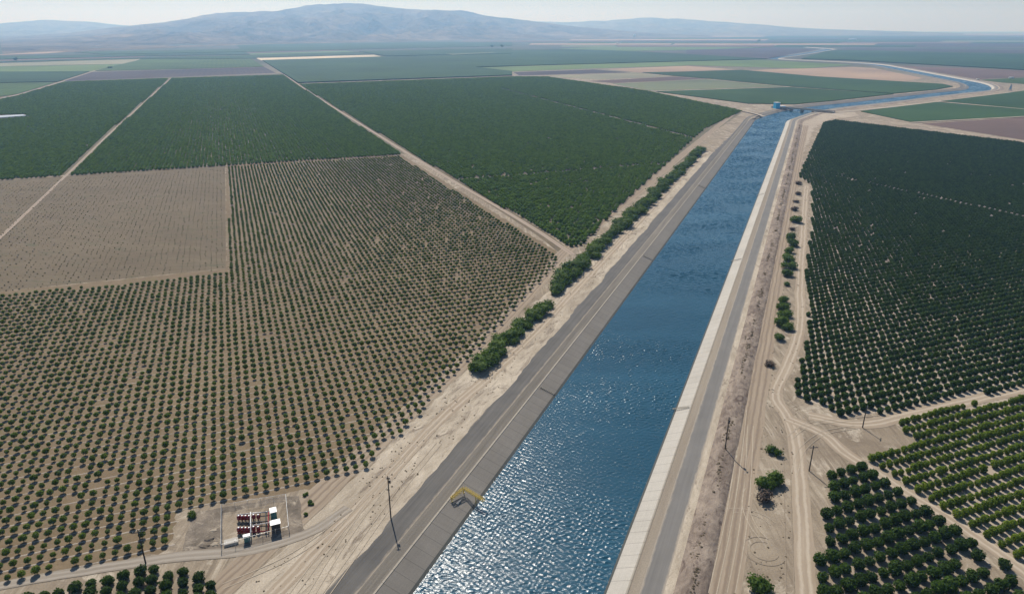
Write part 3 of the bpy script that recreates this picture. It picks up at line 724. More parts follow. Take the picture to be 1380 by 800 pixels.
class Kind:
    """a tree kind: crown and trunk meshes in several variants"""
    def __init__(s, key, leafmat, rx, rz, zc, nleaf, leaf, trunk_h, trunk_r, nvar=6, amp=0.2):
        s.crowns = []; s.trunks = []; s.protos = []
        for i in range(nvar):
            r_ = random.Random(hash((len(key), i, int(rx * 100))) & 0xffff)
            a, b, c = (r_.uniform(0.9, 1.1) for _ in range(3))
            V, F = foliage([(0, 0, zc, rx * a, rx * b, rz * c)], nleaf, leaf, 100 + i * 7 + int(rx * 50), amp=amp)
            me_ = bpy.data.meshes.new(key + "_crown"); me_.from_pydata(V, [], F); me_.materials.append(leafmat); me_.update(); s.crowns.append(me_)
            tb = trunk_geo(trunk_h, trunk_r, i, spread=rx * 0.4); tm = tb.mesh(key + "_trunk"); tm.materials.append(M['bark']); s.trunks.append(tm)
            nb = len(V); pv = V + tb.v; pf = F + [tuple(k + nb for k in f) for f in tb.f]
            pm = bpy.data.meshes.new(key + "_tree"); pm.from_pydata(pv, [], pf); pm.materials.append(leafmat); pm.materials.append(M['bark'])
            pm.polygons.foreach_set('material_index', [0] * len(F) + [1] * len(tb.f)); pm.update()
            s.protos.append(bpy.data.objects.new(key + "_tree_pattern", pm))
def scatter(name, P, scl, rot, idx, protos, label, cat):
    me_ = bpy.data.meshes.new(name); me_.from_pydata([(x, y, z) for x, y, z in P], [], [])
    for an, ty, dat in (("scl", 'FLOAT', scl), ("rot", 'FLOAT', rot), ("pick", 'INT', idx)):
        at = me_.attributes.new(an, ty, 'POINT'); at.data.foreach_set('value', np.asarray(dat))
    o_ = link(name, me_)
    ng = bpy.data.node_groups.new(name, 'GeometryNodeTree')
    ng.interface.new_socket("Geometry", in_out='INPUT', socket_type='NodeSocketGeometry')
    ng.interface.new_socket("Geometry", in_out='OUTPUT', socket_type='NodeSocketGeometry')
    N = ng.nodes; Lk = ng.links
    gi = N.new("NodeGroupInput"); go = N.new("NodeGroupOutput"); ip = N.new("GeometryNodeInstanceOnPoints"); jg = N.new("GeometryNodeJoinGeometry")
    for po in protos:
        oi = N.new("GeometryNodeObjectInfo"); oi.inputs['Object'].default_value = po; oi.inputs['As Instance'].default_value = True
        Lk.new(oi.outputs['Geometry'], jg.inputs[0])
    def attr(nm, ty):
        a = N.new("GeometryNodeInputNamedAttribute"); a.data_type = ty; a.inputs[0].default_value = nm; return a.outputs[0]
    cx = N.new("ShaderNodeCombineXYZ"); Lk.new(attr("rot", 'FLOAT'), cx.inputs[2])
    e2r = N.new("FunctionNodeEulerToRotation"); Lk.new(cx.outputs[0], e2r.inputs[0])
    Lk.new(gi.outputs[0], ip.inputs['Points']); Lk.new(jg.outputs[0], ip.inputs['Instance'])
    ip.inputs['Pick Instance'].default_value = True
    Lk.new(attr("pick", 'INT'), ip.inputs['Instance Index']); Lk.new(e2r.outputs[0], ip.inputs['Rotation']); Lk.new(attr("scl", 'FLOAT'), ip.inputs['Scale'])
    Lk.new(ip.outputs[0], go.inputs[0])
    md = o_.modifiers.new("plants", 'NODES'); md.node_group = ng
    return tag(o_, label, cat, kind='stuff')

K_young = Kind("young", M['leaf_young'], 0.80, 0.70, 1.22, 260, 0.19, 0.9, 0.055)
K_dark = Kind("dark", M['leaf_dark'], 1.46, 1.30, 1.36, 420, 0.30, 1.0, 0.12, amp=0.26)
K_light = Kind("light", M['leaf_light'], 0.96, 1.10, 1.18, 300, 0.25, 1.0, 0.08, amp=0.24)
K_deep = Kind("deep", M['leaf_deep'], 1.15, 1.10, 1.18, 300, 0.29, 1.2, 0.10, amp=0.26)
K_mid = Kind("mid", M['leaf_mid'], 1.38, 1.18, 1.38, 260, 0.36, 1.4, 0.12, amp=0.26)
K_sap = Kind("sapling", M['leaf_sapling'], 0.45, 0.36, 0.42, 60, 0.18, 0.4, 0.03, nvar=3)

def ordinal(n):
    return f"{n}{'th' if 10 <= n % 100 <= 20 else {1: 'st', 2: 'nd', 3: 'rd'}.get(n % 10, 'th')}"
FRU = (-60, 1440); FRV = 860
def grid(poly, s0, t0, ds, dt, jit, miss, seed, gaps=(), view_margin=220):
    """plants on the field grid inside a ground polygon -> list of (row, column, x, y)"""
    poly = np.asarray(poly); r_ = np.random.default_rng(seed)
    ps = poly @ E2; pt = poly @ E1
    i0, i1 = math.floor((ps.min() - s0) / ds), math.ceil((ps.max() - s0) / ds)
    j0, j1 = math.floor((pt.min() - t0) / dt), math.ceil((pt.max() - t0) / dt)
    I, J = np.meshgrid(np.arange(i0, i1 + 1), np.arange(j0, j1 + 1)); I = I.ravel(); J = J.ravel()
    B = (s0 + I * ds)[:, None] * E2 + (t0 + J * dt)[:, None] * E1
    B = B + r_.normal(size=B.shape) * jit
    k = inside(poly, B) & (r_.random(len(B)) > miss)
    zc = B[:, 1] * CP + CAM_H * SP
    u = 690 + FOC * B[:, 0] / np.maximum(zc, 1); v = 400 - FOC * (B[:, 1] * SP - CAM_H * CP) / np.maximum(zc, 1)
    k &= (zc > 20) & (u > -view_margin) & (u < 1380 + view_margin) & (v < 800 + view_margin)
    for a, b, wdt in gaps: k &= segdist(B, np.asarray(a), np.asarray(b)) > wdt
    return I[k], J[k], B[k], u[k], v[k]
def plant(kind, sel, name, cat, group, text, stuffname, stufflabel, nind, seed, from_left=True, row_up=True, smin=0.85, smax=1.15):
    I, J, B, u, v = sel; r_ = np.random.default_rng(seed); n = len(B)
    scl = r_.uniform(smin, smax, n) ; rot = r_.uniform(0, 6.283, n); pick = r_.integers(0, len(kind.crowns), n)
    infr = (u > 4) & (u < 1376) & (v < 800) & (v > 20)
    d = B[:, 0] ** 2 + B[:, 1] ** 2
    order = [i for i in np.argsort(d) if infr[i]][:nind]
    chosen = np.zeros(n, bool); chosen[order] = True
    rows = sorted(set(J[infr].tolist()), reverse=not row_up); rown = {j: k + 1 for k, j in enumerate(rows)}
    pos = {}
    for j in rows:
        m = [i for i in np.where((J == j) & infr)[0]]; m.sort(key=lambda i: u[i] if from_left else -u[i])
        for k, i in enumerate(m): pos[i] = k + 1
    for i in order:
        e = empty(name, (B[i, 0], B[i, 1], 0.0), rot[i]); e.scale = (scl[i],) * 3
        tag(e, text.format(row=ordinal(rown[J[i]]), pos=ordinal(pos[i])), cat, group)
        for nm, me_ in (("trunk", kind.trunks[pick[i]]), ("crown", kind.crowns[pick[i]])):
            c = bpy.data.objects.new(nm, me_); COL.objects.link(c); c.parent = e
    rest = ~chosen
    if rest.any():
        scatter(stuffname, np.column_stack([B[rest], np.zeros(rest.sum())]), scl[rest], rot[rest], pick[rest].astype(np.int32), kind.protos, stufflabel, "orchard")
    return n
TZ = 1.3
PT = lambda *p: [G(a, b, TZ) for a, b in p]
cnt = {}
# young orchard, lower left
selY = grid(PT((-420, 900), (-420, 452), (0, 398), (309, 366), (308, 224), (538, 210), (756, 347), (636, 476), (560, 560), (482, 638), (440, 648), (243, 684), (226, 694), (222, 738), (160, 748), (0, 781), (-200, 830)),
            S(30, 725, 1.1)[0], S(30, 725, 1.1)[1], 2.76, 4.66, 0.12, 0.012, 11)
cnt['young'] = plant(K_young, selY, "young_citrus_tree", "tree", "young trees of the lower left orchard",
      "small round young citrus tree, {row} row up from the gravel track, {pos} from the left", "young_orchard",
      "small young citrus trees in straight rows on brown soil left of the canal", 300, 21, smin=0.78, smax=1.16)
# saplings of the replanted field
selS = grid(PT((-420, 296), (0, 246), (302, 225), (303, 360), (0, 391), (-420, 436)), 0, 0, 2.9, 4.66, 0.25, 0.25, 12)
I, J, B, u, v = selS
scatter("replanted_saplings", np.column_stack([B, np.zeros(len(B))]), rng.uniform(0.3, 0.75, len(B)), rng.uniform(0, 6, len(B)), rng.integers(0, 3, len(B)).astype(np.int32), K_sap.protos,
        "tiny saplings in the bare brown replanted field", "orchard")
# dark orchard block, bottom right
s0, t0 = S(1200 + 545 / 5.717, 660 + 410 / 5.717, 1.6)
selD = grid(PT((1116, 637), (1119, 628), (1158, 622), (1420, 805), (1560, 920), (1560, 1050), (1104, 1050), (1104, 690), (1103, 678), (1117, 672)), s0, t0, 3.62, 4.25, 0.14, 0.004, 13)
cnt['dark'] = plant(K_dark, selD, "citrus_tree", "tree", "dark citrus trees of the bottom right block",
      "dark citrus tree, bottom right block, {row} row from top, {pos} from left", "citrus_block",
      "dark citrus trees continuing past the bottom right block", 300, 22, row_up=False, smin=0.8, smax=1.15)
# dark trees at the bottom left edge
s0, t0 = S(186, 769, 1.4)
selE = grid(PT((-200, 850), (30, 797), (140, 777), (200, 765), (264, 766), (290, 790), (300, 850), (-200, 1000)), s0, t0, 3.2, 3.6, 0.2, 0.02, 14)
cnt['edge'] = plant(K_dark, selE, "citrus_tree", "tree", "dark citrus trees at the bottom left edge",
      "dark citrus tree below bottom left track, {row} row down, {pos} from left", "citrus_block",
      "dark citrus trees continuing past the bottom left edge", 300, 23, row_up=False, smin=0.72, smax=0.95)
# light green block, right
s0, t0 = S(1200 + 860 / 5.717, 660 + 405 / 5.717, 1.3)
selL = grid(PT((1201, 562), (1240, 553), (1262, 554), (1380, 526), (1700, 455), (1700, 1010), (1376, 750), (1290, 694), (1172, 618), (1185, 609), (1206, 603), (1240, 594)), s0, t0, 2.56, 3.92, 0.10, 0.012, 15)
cnt['light'] = plant(K_light, selL, "young_orange_tree", "tree", "light green trees of the right hand block",
      "light green bushy citrus tree in the right-edge block, {row} row from top, {pos} from left", "light_green_block",
      "light green citrus rows beyond the nearest trees at the right edge", 300, 24, row_up=False, smin=0.8, smax=1.12)
# deep green block, upper right
s0, t0 = S(1080 + 290 / 6.665, 400 + 720 / 6.665, 1.4)
gl = [(G(1126, 236, 1), G(1390, 293, 1), 1.5)]
selR = grid(PT((1074, 531), (1076, 496), (1092, 444), (1084, 374), (1088, 346), (1094, 310), (1094, 248), (1077, 236), (1110, 165), (1126, 161.5), (1380, 192), (1900, 254), (1900, 425), (1380, 517), (1274, 537), (1145, 560)), s0, t0, 3.3, 3.92, 0.10, 0.008, 16, gl)
cnt['deep'] = plant(K_deep, selR, "dense_citrus_tree", "tree", "deep green trees of the upper right orchard",
      "deep green tree, large right orchard, {row} row up from road, {pos} from left", "deep_green_orchard",
      "deep green citrus orchard filling the right side beyond the dirt road", 300, 25, smin=0.84, smax=1.08)
# big green orchard between the long farm road and the canal
gaps = [(G(676, 119, 1), G(940, 187, 1), 4.2), (ST(*S(440, 139.5, 1)), ST(S(960, 139.5, 1)[0] + 600, S(440, 139.5, 1)[1]), 4.0)]
tt = S(760, 230, 1)[1]; gaps.append((ST(150, tt), ST(900, tt), 3.4))
selM = grid(PT((768, 331), (784, 329), (830, 281), (950, 172), (1000, 149), (872, 122.6), (736, 103.4), (690, 103.4), (404, 113.6), (417, 122), (566, 212)), S(765, 326, 1.6)[0], S(765, 326, 1.6)[1], 3.45, 4.6, 0.22, 0.02, 17, gaps, 20)
cnt['mid'] = plant(K_mid, selM, "orchard_tree", "tree", "full grown trees of the green orchard left of the canal",
      "leafy orchard tree near the farm road corner, {row} row up, {pos} from the left", "green_orchard",
      "large green orchard between the long dirt farm road and the canal", 300, 26, smin=0.72, smax=1.15)
# big green orchard left of the long farm road
tA = S(300, 148, 1)[1]; rb = PX((0, 320), (96, 230), (150, 178), (190, 142), (232, 104))
gaps = [(ST(-1500, tA), ST(160, tA), 4.0)] + [(rb[k], rb[k + 1], 3.2) for k in range(4)]
selN = grid(PT((-60, 247), (0, 241.5), (540, 206.6), (381, 101), (232, 105.5), (86, 110.6), (24, 129), (-60, 146)), 0, S(300, 222, 1)[1], 3.45, 4.6, 0.22, 0.02, 18, gaps, 120)
I, J, B, u, v = selN
kr = ~inside(PX((-260, 174), (0, 162), (40, 158), (33, 154), (0, 155.5), (-260, 162)), B)
B = B[kr]; n = len(B)
scatter("green_orchard", np.column_stack([B, np.zeros(n)]), rng.uniform(0.72, 1.15, n), rng.uniform(0, 6, n), rng.integers(0, 6, n).astype(np.int32), K_mid.protos,
        "large green orchard left of the long dirt farm road", "orchard")
cnt['north'] = n
print("TREES", cnt)

# ---- pale drip-line ridges along the young rows
I, J, B, u, v = selY
rows = sorted(set(J.tolist())); rest = MB(); infr_rows = 0
for j in rows:
    m = J == j; s_ = (B[m] @ E2); t_ = (B[m] @ E1).mean() - 0.95
    a, b = ST(s_.min() - 2.0, t_), ST(s_.max() + 2.2, t_)
    nseg = max(2, int(np.hypot(*(b - a)) / 6)); V = []; F = []
    for k in range(nseg + 1):
        c = a + (b - a) * k / nseg + E1 * (0.10 * noise.noise((k * 0.7, j * 3.1, 0)))
        wv = 0.22 + 0.09 * noise.noise((k * 0.9, j * 1.7, 4))
        for o_, z_ in ((-wv, 0.015), (0, 0.10), (wv, 0.015)): V.append((*(c + E1 * o_), z_))
    for k in range(nseg):
        for q in (0, 1): F.append((k * 3 + q, (k + 1) * 3 + q, (k + 1) * 3 + q + 1, k * 3 + q + 1))
    rowv = np.median(v[m]); vis = (u[m] > 0).any() and (v[m] < 800).any()
    if rowv > 430 and vis:
        infr_rows += 1
        mb = MB(); mb.add(V, F); o = mb.build("drip_line", M['drip'])
        tag(o, f"pale straight drip line along the {ordinal(infr_rows)} young tree row from the bottom", "drip line", "drip lines in the young orchard")
    else: rest.add(V, F)
o = rest.build("drip_lines", M['drip']); tag(o, "pale drip lines between far rows of the young orchard", "drip line", kind='stuff')

# ================================================================== SHRUBS
def make_shrub(kind, seed, r):
    r_ = random.Random(seed); bl = []
    for k in range(r_.randint(4, 6)):
        a = r_.uniform(0, 6.283); q = r * r_.uniform(0.15, 0.6); rr = r * r_.uniform(0.45, 0.68)
        bl.append((math.cos(a) * q, math.sin(a) * q, rr * r_.uniform(0.75, 1.15), rr, rr * r_.uniform(0.85, 1.15), rr * r_.uniform(0.75, 0.95)))
    V, F = foliage(bl, int(520 if kind != 'leaf_dead' else 420), 0.26 + 0.03 * r, seed, core=0.72 if kind != 'leaf_dead' else 0.5, amp=0.3)
    me_ = bpy.data.meshes.new("shrub_foliage"); me_.from_pydata(V, [], F); me_.materials.append(M[kind]); me_.update()
    tb = MB()
    for k in range(4):
        a = 1.57 * k + r_.uniform(-0.4, 0.4); tb.tube((0, 0, -0.05), (math.cos(a) * r * 0.45, math.sin(a) * r * 0.45, r * 0.7), 0.07, 0.03, 5)
    tm = tb.mesh("shrub_stem"); tm.materials.append(M['bark'])
    return me_, tm
SH = {(k, i): make_shrub(k, 40 + i * 3 + len(k), 3.0) for k in ('leaf_shrub', 'leaf_dead') for i in range(5)}
shn = 0
def shrub(p, r, label, group, kind='leaf_shrub', squash=1.0):
    global shn; shn += 1
    e = empty("shrub" if kind == 'leaf_shrub' else "dead_shrub", (p[0], p[1], 0.0), random.uniform(0, 6.28))
    k = r / 3.0; e.scale = (k, k, k * squash)
    tag(e, label, "shrub", group)
    me_, tm = SH[(kind, shn % 5)]
    for nm, d_ in (("stem", tm), ("foliage", me_)):
        c = bpy.data.objects.new(nm, d_); COL.objects.link(c); c.parent = e
K_brush = Kind("brush", M['leaf_dry'], 0.40, 0.20, 0.14, 60, 0.15, 0.25, 0.02, nvar=4, amp=0.4)
def brush(name, al0, al1, o0, o1, n, s0, s1, seed, label, zoff=0.0):
    r_ = np.random.default_rng(seed); al = r_.uniform(al0, al1, n * 3); of = r_.uniform(o0, o1, n * 3)
    k = np.array([noise.noise((a * 0.06, b * 0.25, seed)) + 0.5 * noise.noise((a * 0.3, b * 0.8, seed)) for a, b in zip(al, of)]) > -0.05
    al, of = al[k][:n], of[k][:n]; P = AX + np.outer(al, AD) + np.outer(of, AN)
    z = zoff * np.clip(1 - np.abs(of - (o0 + o1) / 2) / ((o1 - o0) / 2), 0, 1)
    scatter(name, np.column_stack([P, z]), r_.uniform(s0, s1, len(P)) ** 1.0, r_.uniform(0, 6, len(P)), r_.integers(0, 4, len(P)).astype(np.int32), K_brush.protos, label, "scrub")
brush("dry_scrub", -30, 900, 34.9, 41.0, 9000, 0.25, 0.9, 3, "dry brown scrub covering the bank right of the canal road", 0.9)
brush("dry_weeds", -30, 700, -56, -41, 1500, 0.15, 0.6, 4, "scattered dry weeds on the sand left of the canal road")
brush("dry_weeds", -30, 560, 47, 58, 700, 0.15, 0.6, 5, "scattered dry weeds on bare dirt between the right hand tracks")
g1, g2, g3 = "shrubs of the short hedge by the canal road", "shrubs of the long hedge by the canal road", "shrubs along the right hand track"
k = 0
r0 = random.Random(5)
for al in np.arange(97, 168, 5.2):
    k += 1
    shrub(CN(al + r0.uniform(-1, 1), -53.6 + r0.uniform(-1.4, 1.4) - 0.018 * (al - 97) * 0), r0.uniform(3.9, 5.2),
          f"green shrub in the short hedge nearest the viewer, {ordinal(k)} from its near end", g1, squash=0.72)
    if k % 3 == 0: shrub(CN(al + 2, -50.6), 2.4, f"small green shrub on canal side of the short hedge, {ordinal(k // 3)} from its near end", g1)
k = 0; al = 186
while al < 640:
    k += 1
    off = np.interp(al, [186, 230, 300, 640], [-54.5, -55.5, -54.5, -51.5])
    shrub(CN(al, off + r0.uniform(-1.2, 1.2)), r0.uniform(4.4, 6.4), f"green shrub in the long hedge along the canal, {ordinal(k)} from its near end", g2, squash=0.72)
    al += r0.uniform(5.5, 9.0)
for i, (px, py, rr, kd) in enumerate([(1076, 247, 3.4, 1), (1075, 261, 3.0, 1), (1073, 271, 2.6, 1), (1073, 282, 3.4, 1), (1073, 297, 4.2, 0), (1067, 308, 2.4, 1), (1068, 321, 4.2, 0), (1068, 329, 4.0, 0),
        (1064, 338, 3.2, 0), (1062, 350, 3.8, 0), (1063, 359, 3.8, 0), (1061, 370, 3.4, 0), (1060, 382, 1.8, 0), (1057, 404, 2.8, 0), (1056, 414, 3.4, 0), (1057, 424, 3.2, 0), (1055, 436, 3.8, 0), (1061, 441, 3.0, 0), (1051, 455, 2.6, 0), (1039, 490, 2.2, 1)]):
    shrub(G(px, py, 1), rr, f"{'green shrub' if not kd else 'dry brown shrub'} between the two right hand tracks, {ordinal(i + 1)} from the far end", g3, 'leaf_shrub' if not kd else 'leaf_dead', 0.9 if not kd else 0.7)
for px, py, rr, kd, lb in [(1044, 607, 2.3, 0, "small lone green shrub on bare dirt above the larger shrub clump"), (1041, 646, 3.2, 0, "green shrub at the upper right of the clump beside the two-track road"),
        (1031, 653, 2.9, 0, "green shrub at the left of the clump beside the two-track road"), (1035, 672, 2.7, 1, "dead brown shrub at the bottom of the clump beside the two-track road"),
        (1026, 792, 2.9, 0, "dark green shrub cut by the bottom edge between the dirt tracks")]:
    shrub(G(px, py, 1), rr, lb, "shrubs on the bare dirt right of the canal", 'leaf_shrub' if not kd else 'leaf_dead', 0.95)
for px, py, rr, lb in [(148.5, 92.4, 6, "small dark tree clump beside the far farm track at left"), (22, 81.4, 9, "dark tree clump on the far plain at the left edge"), (663, 63.6, 12, "hazy dark tree clump on the far plain above the teal field"), (676, 63.2, 13, "second hazy tree clump right beside the first on the far plain"), (1022, 56.4, 17, "faint tree clump beyond the zigzag canal")]:
    shrub(G(px, py), rr, lb, "tree clumps on the far plain")
# low weeds by the pump compound
for px, py, rr, lb in [(412, 667, 0.8, "tiny weed tuft above the compound's right corner"), (417, 678, 0.9, "tiny dark weed tuft right of the compound"), (421, 680, 0.6, "smallest weed tuft on the sand right of the compound"), (412, 694, 0.7, "lowest weed tuft right of the compound"), (258, 697, 1.3, "low weed patch left of the compound")]:
    shrub(G(px, py), rr, lb, "weeds round the compound")

# ================================================================== UTILITY POLES
def pole(px, py, h, label, arm=True, az=0.4):
    p = G(px, py); e = empty("utility_pole", (p[0], p[1], 0.0), az)
    tag(e, label, "utility pole", "utility poles")
    mb = MB(); mb.tube((0, 0, -0.2), (0, 0, h), 0.19, 0.13, 10); mb.build("pole", M['pole'], e)
    mb = MB(); mb.box((0, -0.2, h - 0.55), (2.5 if arm else 1.0, 0.14, 0.16)); a = mb.build("crossarm", M['pole'], e)
    xs = (-1.05, -0.35, 0.4, 1.05) if arm else (-0.35, 0.35)
    for x in xs:
        mb = MB(); mb.lathe([(0.03, 0), (0.07, 0.03), (0.04, 0.1), (0.075, 0.14), (0.03, 0.22)], 8, (x, -0.2, h - 0.47)); mb.build("insulator", M['steel'], a)
    if not arm:
        mb = MB(); mb.lathe([(0.2, 0), (0.25, 0.05), (0.25, 0.8), (0.2, 0.9)], 10, (0.4, 0, h - 2.2)); mb.build("transformer", M['dark'], e)
pole(526.8, 698, 13.2, "tall dark utility pole on sand between the dirt road and the canal road", False, 0.3)
pole(976.7, 608, 12.0, "tall dark utility pole on the scrub bank right of the canal", False, 0.8)
pole(1090.4, 634, 8.6, "thin utility pole with a crossarm beside the two-track road", True, 0.1)
pole(1162.3, 576, 8.0, "utility pole in front of the large dark right orchard", True, 1.0)
pole(196.5, 759, 10.0, "utility pole at the bottom left beside the gravel track", True, 0.3)

# ================================================================== YELLOW PIPE FRAME ON THE LINING
e = empty("pipe_gantry", (*CN(29.6, -26.9), 0.0), -math.atan2(AD[0], AD[1]))
tag(e, "yellow steel pipe frame reaching over the canal's left concrete lining", "pipe frame")
def truss(a, b, name):
    a, b = Vector(a), Vector(b); d = (b - a).normalized(); sdv = Vector((0, 0, 1)).cross(d).normalized()
    mb = MB()
    for k in (-0.35, 0.35):
        for zz in (0, 0.55): mb.tube(a + sdv * k + Vector((0, 0, zz)), b + sdv * k + Vector((0, 0, zz)), 0.09, n=6)
    n = int((b - a).length / 1.0)
    for i in range(n + 1):
        p = a + d * ((b - a).length * i / n)
        mb.tube(p - sdv * 0.35, p + sdv * 0.35, 0.05, n=5); mb.tube(p - sdv * 0.35, p - sdv * 0.35 + Vector((0, 0, .55)), 0.05, n=5); mb.tube(p + sdv * 0.35, p + sdv * 0.35 + Vector((0, 0, .55)), 0.05, n=5)
        if i < n:
            q = a + d * ((b - a).length * (i + 1) / n)
            mb.tube(p - sdv * 0.35, q - sdv * 0.35 + Vector((0, 0, .55)), 0.04, n=5)
            mb.tube(p + sdv * 0.35 + Vector((0, 0, .55)), q - sdv * 0.35 + Vector((0, 0, .55)), 0.04, n=5)
    return mb.build(name, M['yellow'], e)
# local axes: x = away from the left bank towards the water, y = along the canal
truss((0.6, 0.2, 0.7), (7.6, -1.9, 0.2), "water_boom"); truss((0.4, 0.0, 0.7), (-0.8, -5.0, 0.6), "bank_boom")
for x, y, z0, z1 in [(0.3, 0.2, -0.6, 1.4), (-0.7, -4.9, -0.3, 1.3), (4.6, -0.9, -2.2, 0.6)]:
    mb = MB(); mb.tube((x, y, z0 - 0.2), (x, y, z1), 0.12, n=8); mb.box((x, y, max(z0, z0) + 0.02), (0.5, 0.5, 0.08)); mb.build("leg", M['yellow'], e)
mb = MB(); mb.box((0.9, -4.0, -0.75), (0.5, 1.9, 0.6)); mb.build("control_box", M['concrete'], e)

# ---- pale ladders / step strips down the lining
def ladder(al, side, label):
    e_ = empty("lining_ladder", (*CN(al, -28.0 if side < 0 else 23.9), 0.0), -math.atan2(AD[0], AD[1])); tag(e_, label, "ladder", "ladders down the canal lining")
    sx = 1 if side < 0 else -1
    for y in (-0.35, 0.35):
        mb = MB(); mb.tube((0, y, 0.25), (sx * 5.6, y, -1.75), 0.09, n=6); mb.build("rail", M['lip'], e_)
    for i in range(9):
        f_ = (i + 0.5) / 9; mb = MB(); mb.box((sx * 5.6 * f_, 0, 0.25 - 2.0 * f_), (0.22, 0.62, 0.07)); mb.build("rung", M['lip'], e_)
offL = lambda px, py: float((G(px, py, -1) - AX) @ AD)
for i, (px, py) in enumerate([(741, 527), (875, 348), (946, 252)]): ladder(offL(px, py), -1, f"pale ladder strip down the left canal lining, {ordinal(i + 1)} from the viewer")
for i, (px, py) in enumerate([(912, 549), (987, 350), (1020, 262)]): ladder(offL(px, py), 1, f"pale ladder strip down the right canal lining, {ordinal(i + 1)} from the viewer")

# ================================================================== PUMP COMPOUND
z0 = lambda px, py: G(px, py)
flat("gravel_pad", ragged(PX((244, 746), (262, 690), (300, 684), (388, 668), (404, 668), (408, 724), (330, 745))), 0.066, M['dark_gravel'])
flat("compound_floor", ragged(PX((301, 691), (385, 675.5), (388, 714), (301, 739)), 0.8, 0.5), 0.10, M['ground'])
cA, cB, cC, cD = z0(299, 742), z0(299.5, 688), z0(386, 673.5), z0(390, 717)
def fence(a, b, label):
    L = np.hypot(*(b - a)); rz = math.atan2(b[1] - a[1], b[0] - a[0]); n = max(2, int(round(L / 3.0)))
    e_ = empty("chain_link_fence", (a[0], a[1], 0.0), rz); tag(e_, label, "fence", "fence sides of the pump compound")
    for i in range(n + 1):
        mb = MB(); mb.tube((L * i / n, 0, -0.1), (L * i / n, 0, 2.1), 0.05 if 0 < i < n else 0.08, n=6); mb.build("post", M['steel'], e_)
    mb = MB(); mb.tube((0, 0, 2.02), (L, 0, 2.02), 0.035, n=5); mb.build("top_rail", M['steel'], e_)
    for i in range(n):
        mb = MB(); x0, x1 = L * i / n + 0.06, L * (i + 1) / n - 0.06; st = 0.34
        q = x0 - 1.9
        while q < x1:
            for sgn in (1, -1):
                xa, za, xb, zb = (q, 0.05, q + 1.9, 1.95) if sgn > 0 else (q, 1.95, q + 1.9, 0.05)
                t0_, t1_ = max(0, (x0 - xa) / 1.9), min(1, (x1 - xa) / 1.9)
                if t1_ > t0_: mb.tube((xa + 1.9 * t0_, 0, za + (zb - za) * t0_), (xa + 1.9 * t1_, 0, za + (zb - za) * t1_), 0.006, n=3, cap=False)
            q += st
        mb.build("wire_mesh", M['steel'], e_)
fence(cA, cB, "left side of the chain link fence round the pump compound"); fence(cB, cC, "rear side of the chain link fence along the young orchard")
fence(cC, cD, "right side of the chain link fence round the pump compound"); fence(cD, cA, "front side of the chain link fence along the gravel track")
RZ = math.atan2((cD - cA)[1], (cD - cA)[0]) * 0.5 + TH * 0.5
def tank(p, label, r=0.62, h=1.25):
    e_ = empty("filter_tank", (p[0], p[1], 0.10), RZ); tag(e_, label, "filter tank", "red filter tanks in the pump compound")
    mb = MB(); mb.lathe([(0.1, 0.45), (r * 0.75, 0.52), (r, 0.75), (r, 0.45 + h * 0.75), (r * 0.8, 0.45 + h * 0.95), (0.2, 0.5 + h)], 14); mb.build("vessel", M['red'], e_, True)
    mb = MB(); mb.lathe([(0.22, 0.5 + h), (0.26, 0.53 + h), (0.26, 0.6 + h), (0.1, 0.66 + h)], 10); mb.build("lid", M['steel'], e_)
    for k in range(3):
        a = 2.094 * k + 0.3; mb = MB(); mb.tube((r * .75 * math.cos(a), r * .75 * math.sin(a), 0), (r * .7 * math.cos(a), r * .7 * math.sin(a), 0.8), 0.06, n=5); mb.build("leg", M['dark'], e_)
    mb = MB(); mb.tube((0, r * 0.8, 1.0), (0, r + 0.55, 1.0), 0.12, n=8); mb.tube((0, r + 0.5, 1.05), (0, r + 0.5, 0.3), 0.12, n=8); mb.build("outlet_pipe", M['red'], e_)
def zp(x, y): return 220 + x / 6.0, 640 + y / 6.0       # place inside the compound view
for r_i, yy in enumerate((348, 445)):
    for c_i, xx in enumerate((612, 640, 668, 696)):
        tank(G(*zp(xx, yy), 1.0), f"red filter tank in the {'rear' if r_i == 0 else 'front'} row of four, {ordinal(c_i + 1)} from the left", r=0.48 if c_i % 2 else 0.5)
    for c_i, xx in enumerate((732, 770)):
        tank(G(*zp(xx, yy - 8), 1.0), f"red tank right of the white pipe, {'rear' if r_i == 0 else 'front'} row, {ordinal(c_i + 1)} from the left", r=0.46)
def pipe(a, b, z, r, mat, label, name="manifold_pipe", feet=3):
    pa, pb = G(*zp(*a), z), G(*zp(*b), z); L = np.hypot(*(pb - pa)); rz = math.atan2(*(pb - pa)[::-1])
    e_ = empty(name, (pa[0], pa[1], 0.10), rz); tag(e_, label, "pipe", "pipes in the pump compound")
    mb = MB(); mb.tube((0, 0, z), (L, 0, z), r, n=10); mb.build("pipe", mat, e_, True)
    for k in range(feet):
        x = L * (k + 0.5) / feet; mb = MB(); mb.box((x, 0, z / 2), (0.12, 0.25, z)); mb.build("support", M['dark'], e_)
        mb = MB(); mb.tube((x - 0.05, 0, z), (x + 0.05, 0, z), r * 1.5, n=10); mb.build("flange", mat, e_)
pipe((598, 392), (880, 372), 0.8, 0.16, M['dark'], "dark pipe running between the two tank rows", feet=5)
pipe((600, 322), (862, 296), 0.7, 0.15, M['steel'], "grey pipe along the rear of the filter tanks", feet=5)
pipe((600, 470), (850, 452), 0.6, 0.17, M['red'], "red pipe along the front of the filter tanks", feet=5)
pipe((706, 300), (708, 490), 1.5, 0.13, M['white'], "white pipe crossing between the filter tanks front to back", feet=3)
pipe((715, 408), (860, 384), 1.4, 0.10, M['white'], "white pipe running right towards the large cabinet", feet=3)
